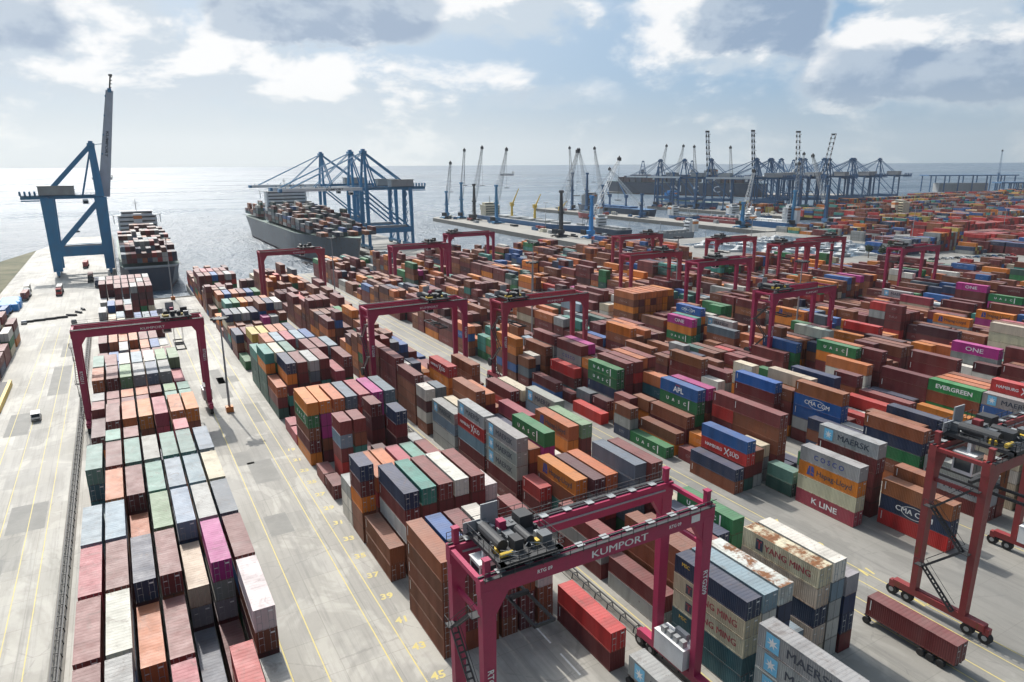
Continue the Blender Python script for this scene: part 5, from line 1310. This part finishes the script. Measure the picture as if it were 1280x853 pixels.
shed(1650,600,1760,680,24,M_HULLR,M_STEEL,'reddish brown warehouse at the far edge of the port')
shed(880,350,920,380,9,M_WHITE,M_STEEL,'white office block among the far red stacks')
shed(760,345,800,372,7,M_BRIGHTB,M_WHITE,'low blue building with pale roof among the far stacks')
rg = random.Random(14)
kinds = [('crate stack', M_STEEL), ('crate stack', M_BLUE2), ('crate stack', M_HULLR), ('crate stack', M_DARK), ('crate stack', M_CREAM)]
n_ = 0
for px0, px1, py0, py1, pn_ in ((346,372,470,790,'first'), (542,566,470,870,'second'), (708,740,580,820,'third')):
    for k in range(16):
        kd, mt = kinds[k % 5]; x, y = rg.uniform(px0,px1), rg.uniform(py0,py1); m = MB()
        for q in range(rg.randint(2,5)): ax_, ay_ = rg.uniform(-2,2), rg.uniform(-4,4); hh = rg.uniform(1,3.4); m.box(ax_-1.2,ay_-2.2,0,ax_+1.2,ay_+2.2,hh); m.box(ax_-1.3,ay_-2.3,hh,ax_+1.3,ay_+2.3,hh+.12)
        o = m.build('cargo_heap', mt, None, (x,y,.9)); tag(o, f'low heap of boxed cargo lying on the {pn_} pier', 'cargo', f'cargo heaps on the {pn_} pier')
def canopy(x0, y0, L, Wc, h, rz, label):
    r = empty('canopy', (x0,y0,.02), rz); m = MB(); m.box(-L/2,-Wc/2,h,L/2,Wc/2,h+2.2); m.build('roof', M_BLUE2, r)
    for k in range(7):
        for s in (-1,1): xx = -L/2+6+k*(L-12)/6; m = MB(); m.box(xx-1,s*(Wc/2-2)-1,0,xx+1,s*(Wc/2-2)+1,h); m.build('column', M_BLUE2, r)
    m = MB(); m.box(-L*.35,-Wc*.3,0,L*.2,Wc*.3,h*.55); m.build('stored_goods', M_STEEL, r)
    tag(r, label, 'canopy'); return r
canopy(1640, 860, 190, 40, 34, R(-32), 'long dark flat canopy on columns far beyond the yards')
canopy(1500, 690, 90, 30, 24, R(-32), 'shorter dark flat canopy beside the long one')
# ------------------------------------------------------------------ light masts
def mast(x, y, h, label, base=M_ORANGE, arms=4):
    r = empty('light_mast', (x, y, 0)); m = MB(); m.box(-.9,-.9,0,.9,.9,1.5); m.build('base', base, r)
    m = MB(); m.tube((0,0,1.5),(0,0,h),.32,8,.16); m.build('pole', M_STEEL, r)
    m = MB(); m.box(-1.6,-1.6,h-.3,1.6,1.6,h-.1)
    for k in range(arms*2):
        a = 2*PI*k/(arms*2); cx, cyk = 1.9*math.cos(a), 1.9*math.sin(a); m.box(cx-.35,cyk-.35,h-.5,cx+.35,cyk+.35,h)
    m.build('lamp', M_DARK, r)
    tag(r, label, 'light mast', 'tall light masts of the port'); return r
for x, y, h, l in ((20.3,188,25.5,'tall light mast with orange base block beside the kerbside block'), (20.2,372,30,'tall light mast on the quay corner by the water'),
    (126.0,207.6,30,'tall pale light mast rising before the orange chequered stack'), (159.5,262,30,'light mast behind the maroon and orange stacks'), (195,150,32,'light mast beside the bright green containers'),
    (88.6,330,30,'light mast near the water behind the middle block'), (229,245,30,'light mast among the maroon stacks of the far block'), (340,300,30,'light mast beside the yacht harbour'),
    (560,330,30,'light mast between the far red stacks'), (700,330,30,'light mast standing in the far yard'), (380,600,26,'light mast midway on the first pier'), (620,240,30,'light mast at the parking edge')):
    mast(x, y, h, l)
# ------------------------------------------------------------------ vehicles
def car(x, y, rz, mat, label, van=False, grp=None, name='parked_car'):
    r = empty(name, (x,y,.02), rz); L, w_, h = (5.0,2.0,2.1) if van else (4.4,1.8,1.45)
    m = MB(); hb = h*.55
    prof = [(-L/2,.35),(L/2,.35),(L/2,hb*.9),(L/2-.9 if van else L/2-1.1,hb),(L/2-1.5 if van else L/2-1.7,h),(-L/2+(.2 if van else .9),h),(-L/2+(.05 if van else .3),hb),(-L/2,hb*.9)]
    vs = [(-w_/2,a,b) for a,b in prof]+[(w_/2,a,b) for a,b in prof]; n = len(prof)
    m._add(vs, [(i,(i+1)%n,n+(i+1)%n,n+i) for i in range(n)]+[tuple(reversed(range(n))),tuple(range(n,2*n))]); b = m.build('body', mat, r)
    m = MB(); m.box(-w_/2-.01,-L/2+.9,hb+.08,w_/2+.01,L/2-1.9,h-.15); m.build('window', M_GLASS, b)
    m = MB(); q = w_/2-.12; yt = L/2-1.5 if van else L/2-1.7; yb = L/2-.9 if van else L/2-1.1
    m.quad((-q,yb-.05,hb+.06),(q,yb-.05,hb+.06),(q,yt+.06,h-.08),(-q,yt+.06,h-.08)); yt2 = -L/2+(.2 if van else .9); yb2 = -L/2+(.05 if van else .3)
    m.quad((-q,yb2-.02,hb+.06),(-q,yt2-.04,h-.12),(q,yt2-.04,h-.12),(q,yb2-.02,hb+.06)); m.quad((-q,-L/2-.01,.45),(-q,-L/2-.01,.75),(q,-L/2-.01,.75),(q,-L/2-.01,.45)); m.build('windscreen', M_GLASS, b)
    for sx in (-1,1):
        for sy in (-1,1):
            m = MB(); m.tube((sx*w_/2-.12,sy*L*.3,.34),(sx*w_/2+.12,sy*L*.3,.34),.34,12); m.build('wheel', M_BLACK, r)
    tag(r, label, 'van' if van else 'car', grp); return r
car(-24.0, 207.5, R(4), M_WHITE, 'white van driving alone across the concrete apron', True, None, 'van')
def truck(x, y, rz, label, cabm=M_RED, box=None, name='truck', short=False, cab=True):
    r = empty(name, (x,y,0), rz); L = 12.6
    m = MB()
    for s in (-.45,.45): m.box(s-.09,0,1.0,s+.09,L,1.25)
    for k in range(6): m.box(-1.15,k*2.4+.1,1.05,1.15,k*2.4+.35,1.2)
    m.build('trailer_frame', M_DARK, r)
    for yy in (1.6,2.9,4.2,11.9) + ((14.6,16.6) if cab else ()):
        for s in (-1,1): w = MB(); w.tube((s*1.15-.28,yy,.52),(s*1.15+.28,yy,.52),.52,12); w.build('wheel', M_BLACK, r)
    if cab:
        m = MB(); m.box(-1.22,14.9,.9,1.22,17.2,3.5); m.box(-1.2,12.9,.8,1.2,14.9,1.25); m.box(-1.15,14.9,3.5,1.15,16.4,3.8); c = m.build('cab', cabm, r)
        m = MB(); m.box(-1.0,17.2,2.1,1.0,17.22,3.2); m.box(-1.24,15.6,2.2,-1.22,16.9,3.1); m.box(1.22,15.6,2.2,1.24,16.9,3.1); m.build('cab_window', M_GLASS, c)
    tag(r, label, 'truck'); 
    if box:
        o = link('shipping_container', CM['40h'][''], None, (x, y, 1.27), (0,0,rz)); c = CC[box[0]]; o.color = (*c,1)
        d = link('door', CM['40h']['d'], o); d.color = o.color; link('locking_bars', CM['40h']['b'], d)
        tag(o, box[1], 'shipping container', 'shipping containers stacked in the yard')
        if box[2] == 'M': logo(o, dict(L=12.19, H=2.85, logo='MAERSK'))
        else: link('marking', CM['40h']['w'], o)
    return r
truck(86.5, 37.4, 0, 'trailer carrying the lone maroon container on the grey lane', box=('mr','maroon container riding alone on a trailer beside the red gantry crane',''), cab=False)
truck(49.9, 44.7, 0, 'truck trailer under the magenta gantry at the bottom edge', box=('gy','grey lettered container on a trailer below the magenta gantry crane','M'), cab=False)
rg = random.Random(4)
TL = ['white truck with box body waiting at the far apron','truck with red cab parked beside the tall crane','blue lorry at the scrub field edge','dark truck standing under the tall crane','pale truck in the row by the verge']
for k, (x, y, c) in enumerate(((-43,405,M_WHITE),(-29,430,M_RED),(-47,360,M_BRIGHTB),(-16,470,M_DARK),(-44,440,M_WHITE),(-20,520,M_RED),(-36,560,M_STEEL),(-12,430,M_BLUE2))):
    b = ['mm','gy','bl','mr','wh','rd','lb','nv'][k]
    truck(x, y, R(rg.choice((0,180))+rg.uniform(-3,3)), ['white cabbed truck near the scrub verge','red cabbed truck behind the barrier line','blue cabbed truck closest to the apron edge','dark truck under the tall blue crane','white truck parked farther along the verge','red truck beyond the tall blue crane','grey truck farthest along the quay','dark blue truck beside the crane foot'][k], c,
          box=(b, ['russet','grey','blue','maroon','white','red','bluish','navy'][k]+' container on a truck near the tall blue crane',''))
for k in range(7):
    m = MB(); m.box(-.4,-2.2,0,.4,2.2,.9); m.box(-.65,-2.2,0,.65,2.2,.25); x, y = [(-40,297),(-36,298),(-32,299),(-28,300),(-24.5,303),(-22,309),(-20.5,316)][k]
    o = m.build('road_barrier', M_DARK, None, (x+3,y+50,0)); o.rotation_euler = (0,0,R([90,90,90,88,60,30,15][k])); tag(o, 'dark low road barrier in the line across the apron', 'barrier', 'dark barriers lined across the apron')
rg = random.Random(8)
CG = 'cars in the parking area beyond the yard'
cols = [(M_WHITE,'white'),(M_STEEL,'grey'),(M_DARK,'dark'),(M_WHITE,'white'),(M_RED,'red'),(M_BLUE2,'dark blue')]
for k in range(46):
    mt, nm = rg.choice(cols); x = 470+(k % 16)*5.2; y = (215,226,262)[k//16]+rg.uniform(-.6,.6)
    car(x, y-(x-470)*.25, R(rg.choice((0,180))), mt, f'{nm} car parked in the distant parking area', False, f'{nm} cars parked in the distant parking area')
car(-41, 322, R(80), M_WHITE, 'white car parked by the barrier line near the scrub field')
car(-38, 345, R(0), M_STEEL, 'grey car parked behind the dark barrier line')
car(-20, 336, R(5), M_DARK, 'small dark car alone on the pale apron')
# work platform with yellow edge, blue tarpaulin heap
m = MB(); m.box(-7,-14,0,4,14,1.2); r = m.build('flat_rack', M_DARK, None, (-37.5,232,0)); tag(r, 'dark platform with yellow edge beam lying on the left apron', 'platform')
m = MB(); m.box(4,-14,0,4.8,14,1.6); m.build('edge_beam', M_YEL, r); m = MB(); m.box(-5,8,1.2,2,12,3.2); m.build('cabinet', M_STEEL, r)
for k, (x, y) in enumerate(((-47,395),(-46.5,388),(-46.8,381))):
    m = MB(); m.box(-4,-2.5,0,4,2.5,3.0); m._add([(-4,-2.5,3),(4,-2.5,3),(4,2.5,3),(-4,2.5,3),(-3,0,4.2),(3,0,4.2)], [(0,1,5,4),(2,3,4,5),(0,4,3),(1,2,5)])
    o = m.build('covered_cargo', M_BRIGHTB, None, (x,y,.13)); tag(o, ['farthest','middle','nearest'][k]+' bright blue covered cargo heap by the verge', 'cargo', 'blue covered heaps by the verge')
# trees along the marina
for k, (x, y, rz, L_n, lab, hm) in enumerate(((415, 560, 175, 60, 'small dark coaster moored on the far side of the first pier', M_NAVY), (585, 640, 178, 48, 'little blue workboat lying along the second pier', M_HULLB),
    (520, 700, 2, 40, 'short red tug waiting in the basin before the second pier', M_HULLR), (640, 560, 60, 55, 'small white and green service vessel in the inner basin', M_GREEN), (760, 770, 5, 90, 'dark freighter moored beyond the third pier', M_NAVY),
    (455, 470, 92, 42, 'small grey vessel tied up at the inner quay', M_STEEL), (660, 620, 175, 70, 'blue coaster moored on the near side of the third pier', M_HULLB))):
    cargo_ship(x, y, R(rz), L_n, L_n*.2, 3.5, lab, hm, house=(.08,3), hmat=M_WHITE, deck=M_STEEL, hs=M_STEEL)
def tree(x, y, h, label, seed):
    rr = random.Random(seed); r = empty('tree', (x,y,0)); m = MB(); m.tube((0,0,0),(0,0,h*.5),.35,7,.2)
    for k in range(6):
        a = rr.uniform(0,6.28); m.tube((0,0,h*rr.uniform(.3,.5)),(math.cos(a)*h*.25,math.sin(a)*h*.25,h*rr.uniform(.6,.8)),.12,5,.05)
    m.build('trunk', paint('bark', (.10,.07,.05), .9), r) if 'bark' not in bpy.data.materials else m.build('trunk', bpy.data.materials['bark'], r)
    m = MB()
    lobes = [(rr.uniform(-.25,.25)*h, rr.uniform(-.25,.25)*h, h*rr.uniform(.5,.95), h*rr.uniform(.12,.22)) for _ in range(9)]
    for _ in range(900):
        cx, cyk, cz, rad = rr.choice(lobes); v = Vector((rr.gauss(0,1),rr.gauss(0,1),rr.gauss(0,1))).normalized()*rad*rr.uniform(.6,1.05); p = Vector((cx,cyk,cz))+v
        a = Vector((rr.gauss(0,1),rr.gauss(0,1),rr.gauss(0,1))).normalized()*.35; b = a.cross(Vector((rr.gauss(0,1),rr.gauss(0,1),rr.gauss(0,1)))).normalized()*.3
        m.quad(p-a, p-b, p+a, p+b)
    m.build('crown', M_LEAF, r); tag(r, label, 'tree', 'trees along the small harbour'); return r
for k, (x, y) in enumerate(((452,285),(461,281),(468,288),(446,291),(500,205),(508,209))): tree(x, y, 8+k % 3, ['leafy tree beside the small harbour parking','leafy tree by the car park shelter'][k > 3], k)
# ------------------------------------------------------------------ sky, sun, haze
SUN_EL = R(44.2); SUN_AZ = R(-4.5)       # azimuth measured clockwise from +Y
sd_ = Vector((math.sin(SUN_AZ)*math.cos(SUN_EL), math.cos(SUN_AZ)*math.cos(SUN_EL), math.sin(SUN_EL)))
L_ = bpy.data.lights.new('sun', 'SUN'); L_.energy = 4.1; L_.angle = R(.55); L_.color = (1.0,.95,.87)
lo = bpy.data.objects.new('sun', L_); COL.objects.link(lo); lo.rotation_euler = sd_.to_track_quat('Z','Y').to_euler(); lo.location = (0,0,300)

w = bpy.data.worlds.new('World'); S.world = w; w.use_nodes = True; t = w.node_tree; t.nodes.clear()
def nd(typ, **k):
    n = t.nodes.new(typ)
    for a, b in k.items(): setattr(n, a, b)
    return n
def lk(a, b): t.links.new(a, b)
def mth(op, a, b=0.0, c=0.0, clamp=False):
    n = nd('ShaderNodeMath', operation=op, use_clamp=clamp)
    for s, v in zip(n.inputs, (a,b,c)):
        if isinstance(v,(int,float)): s.default_value = v
        else: lk(v, s)
    return n.outputs[0]
def vm(op, a, b):
    n = nd('ShaderNodeVectorMath', operation=op)
    for s, v in zip(n.inputs, (a,b)):
        if isinstance(v,(tuple,list)): s.default_value = v
        else: lk(v, s)
    return n
def mx(f, a, b):
    n = nd('ShaderNodeMix', data_type='RGBA')
    for s, v in ((n.inputs[0],f),(n.inputs[6],a),(n.inputs[7],b)):
        if isinstance(v,(int,float)): s.default_value = v
        elif isinstance(v,(tuple,list)): s.default_value = (*v,1)
        else: lk(v, s)
    return n.outputs[2]
def rmp(v, a, b, c=0.0, d=1.0, smooth=True):
    n = nd('ShaderNodeMapRange', interpolation_type='SMOOTHSTEP' if smooth else 'LINEAR'); lk(v, n.inputs[0])
    for i, q in enumerate((a,b,c,d)): n.inputs[i+1].default_value = q
    return n.outputs[0]
sky = nd('ShaderNodeTexSky', sky_type='NISHITA', sun_disc=False); sky.sun_elevation = SUN_EL; sky.sun_rotation = SUN_AZ; sky.air_density = 1.0; sky.dust_density = 2.2; sky.ozone_density = 1.0; sky.altitude = 60
tc = nd('ShaderNodeTexCoord'); sep = nd('ShaderNodeSeparateXYZ'); lk(tc.outputs['Generated'], sep.inputs[0])
X, Y, Z = sep.outputs
az = mth('ARCTAN2', X, Y); el = mth('ARCSINE', Z)
zc = mth('MAXIMUM', mth('ADD', Z, .10), .03)
pc = nd('ShaderNodeCombineXYZ'); lk(mth('DIVIDE', X, zc), pc.inputs[0]); lk(mth('DIVIDE', Y, zc), pc.inputs[1])
def nz(vec, scale, detail, rough, dist=0.0):
    n = nd('ShaderNodeTexNoise'); lk(vec, n.inputs['Vector']); n.inputs['Scale'].default_value = scale; n.inputs['Detail'].default_value = detail; n.inputs['Roughness'].default_value = rough; n.inputs['Distortion'].default_value = dist
    return n.outputs['Fac']
def density(vec, azs, els):
    f = mth('MULTIPLY', nz(vec, 1.25, 10, .58, .2), 1.0)
    for a, e, sa, se, amp in BLOBS:
        da = mth('DIVIDE', mth('SUBTRACT', azs, R(a)), R(sa)); de = mth('DIVIDE', mth('SUBTRACT', els, R(e)), R(se))
        g = mth('MULTIPLY', mth('EXPONENT', mth('MULTIPLY', mth('ADD', mth('MULTIPLY', da, da), mth('MULTIPLY', de, de)), -1.0)), amp)
        f = mth('ADD', f, g)
    return f
BLOBS = [(15.0,11.5,9.5,3.4,.26), (28.5,12.6,4.2,1.8,.22), (43.5,11.5,8.0,3.4,.22), (60,8.3,9.5,4.2,.26), (0,6.5,12,2.6,.18), (-5,10,6,2.6,.18), (20,5.8,14,1.8,.15), (3,12.6,5,1.0,.16), (52,12.9,2.0,1.2,.14),
         (22.5,9.0,3.5,1.3,-.10), (33.5,9.3,3.6,1.6,-.14), (7.0,11.5,2.2,1.5,-.16), (51.5,10.2,2.8,2.0,-.16), (36,6.2,7,1.4,-.06), (47,4.6,9,1.8,-.10)]
DARKS = [(15.8,11.6,8.8,3.0,1.25), (-5.0,9.0,5.0,2.4,.8), (48.0,10.2,5.2,2.6,1.1), (61.5,5.8,11,2.2,1.1), (66,12.6,6,1.6,.9), (13,4.6,5,1.2,.4), (33,5.2,8,1.4,.45)]
ac = nd('ShaderNodeCombineXYZ'); lk(mth('MULTIPLY', az, 3.4), ac.inputs[0]); lk(mth('MULTIPLY', el, 6.4), ac.inputs[1])
base = ac.outputs[0]
wob = mth('MULTIPLY', mth('SUBTRACT', nz(base, 2.2, 5, .6), .5), .085)
azw = mth('ADD', az, wob); elw = mth('ADD', el, mth('MULTIPLY', wob, .8))
d0 = density(base, azw, elw)
# the same density a little towards the sun and up: thinner there means a lit edge
off = vm('ADD', base, (-.05,.0,0)); off.inputs[1].default_value = (-.10,.16,0)
d1 = density(off.outputs[0], mth('ADD', azw, R(-1.6)), mth('ADD', elw, R(1.1)))
mask0 = rmp(d0, .48, .62)
lit = rmp(mth('SUBTRACT', d0, d1), -.055, .055)
thick = rmp(d0, .66, .90)
dk = 0.0
for a_, e_, sa, se, amp in DARKS:
    da = mth('DIVIDE', mth('SUBTRACT', azw, R(a_)), R(sa)); de = mth('DIVIDE', mth('SUBTRACT', elw, R(e_)), R(se))
    dk = mth('ADD', mth('MULTIPLY', mth('EXPONENT', mth('MULTIPLY', mth('ADD', mth('POWER', da, 4.0), mth('POWER', de, 4.0)), -1.0)), amp), dk)
dn_ = mth('MULTIPLY', dk, mth('ADD', .35, mth('MULTIPLY', nz(base, 2.0, 8, .6, .3), 1.35)))
body = rmp(dn_, .38, .85)
mask = mth('MAXIMUM', mask0, rmp(dn_, .30, .60))
white = mx(lit, (.58,.67,.76), (1.0,1.0,1.0))
grey = mx(lit, (.29,.39,.54), (.48,.57,.68))
cloud = mx(mth('MINIMUM', mth('MULTIPLY', body, 1.1), 1.0), white, grey)
# veil of haze around and below the sun and along the horizon
sdn = vm('DOT_PRODUCT', tc.outputs['Generated'], tuple(sd_)); glow = rmp(sdn.outputs['Value'], .45, .95)
skyc = nd('ShaderNodeMix', data_type='RGBA'); skyc.blend_type = 'MULTIPLY'; skyc.inputs[0].default_value = 1.0; lk(sky.outputs[0], skyc.inputs[6]); skyc.inputs[7].default_value = (.095,.095,.095,1)
blue = mx(.7, skyc.outputs[2], (.25,.45,.70))
blue = mx(mth('MULTIPLY', glow, .45), blue, (.72,.82,.90))
c = mx(mth('MULTIPLY', mask, .93), blue, cloud)
c = mx(mth('MULTIPLY', glow, .15), c, (.96,.97,.97))
hz = rmp(el, R(7.0), R(.3)); 
hcol = mx(rmp(az, R(5), R(62)), (.78,.83,.83), (.43,.52,.58))
c = mx(mth('MULTIPLY', hz, .80), c, hcol)
back = rmp(sdn.outputs['Value'], -.55, .45, .30, 1.0)
bk = nd('ShaderNodeMix', data_type='RGBA'); bk.blend_type = 'MULTIPLY'; bk.inputs[0].default_value = 1.0; lk(c, bk.inputs[6]); cb = nd('ShaderNodeCombineColor'); [lk(back, cb.inputs[i]) for i in range(3)]; lk(cb.outputs[0], bk.inputs[7]); c = bk.outputs[2]
hz2 = rmp(el, R(0.2), R(-2.0)); c = mx(hz2, c, (.20,.25,.28))
added_glow = mth('MULTIPLY', mth('POWER', mth('MAXIMUM', sdn.outputs['Value'], 0.0), 60.0), 24.0)  # glow added around the unseen sun to brighten sea glitter and ambient
fl_ = nd('ShaderNodeMix', data_type='RGBA'); fl_.blend_type = 'ADD'; fl_.inputs[0].default_value = 1.0; lk(c, fl_.inputs[6]); cf = nd('ShaderNodeCombineColor'); [lk(added_glow, cf.inputs[i]) for i in range(3)]; lk(cf.outputs[0], fl_.inputs[7]); c = fl_.outputs[2]
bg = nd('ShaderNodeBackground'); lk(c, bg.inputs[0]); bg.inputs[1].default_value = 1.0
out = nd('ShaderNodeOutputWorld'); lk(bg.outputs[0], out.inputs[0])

# light sea haze filling the air over the port
def haze():
    m = bpy.data.materials.new('sea_haze'); m.use_nodes = True; n = m.node_tree.nodes; n.clear()
    v = n.new('ShaderNodeVolumeScatter'); v.inputs['Color'].default_value = (.86,.92,1,1); v.inputs['Density'].default_value = HAZE; v.inputs['Anisotropy'].default_value = .35
    o = n.new('ShaderNodeOutputMaterial'); m.node_tree.links.new(v.outputs[0], o.inputs['Volume'])
    b = MB(); b.box(-3000,-800,-3.0,5500,6000,260); ob = b.build('haze', m); tag(ob, kind='structure'); return ob
HAZE = 1/22000
if USE_HAZE: haze()
S.view_settings.view_transform = 'Standard'; S.view_settings.look = 'None'; S.view_settings.exposure = 0; S.view_settings.gamma = 1
S.cycles.max_bounces = 6; S.cycles.diffuse_bounces = 2; S.cycles.glossy_bounces = 2; S.cycles.transmission_bounces = 2; S.cycles.volume_bounces = 0
S.cycles.sample_clamp_indirect = 4; S.cycles.sample_clamp_direct = 12; S.cycles.use_denoising = True
print('CONT', build_containers())
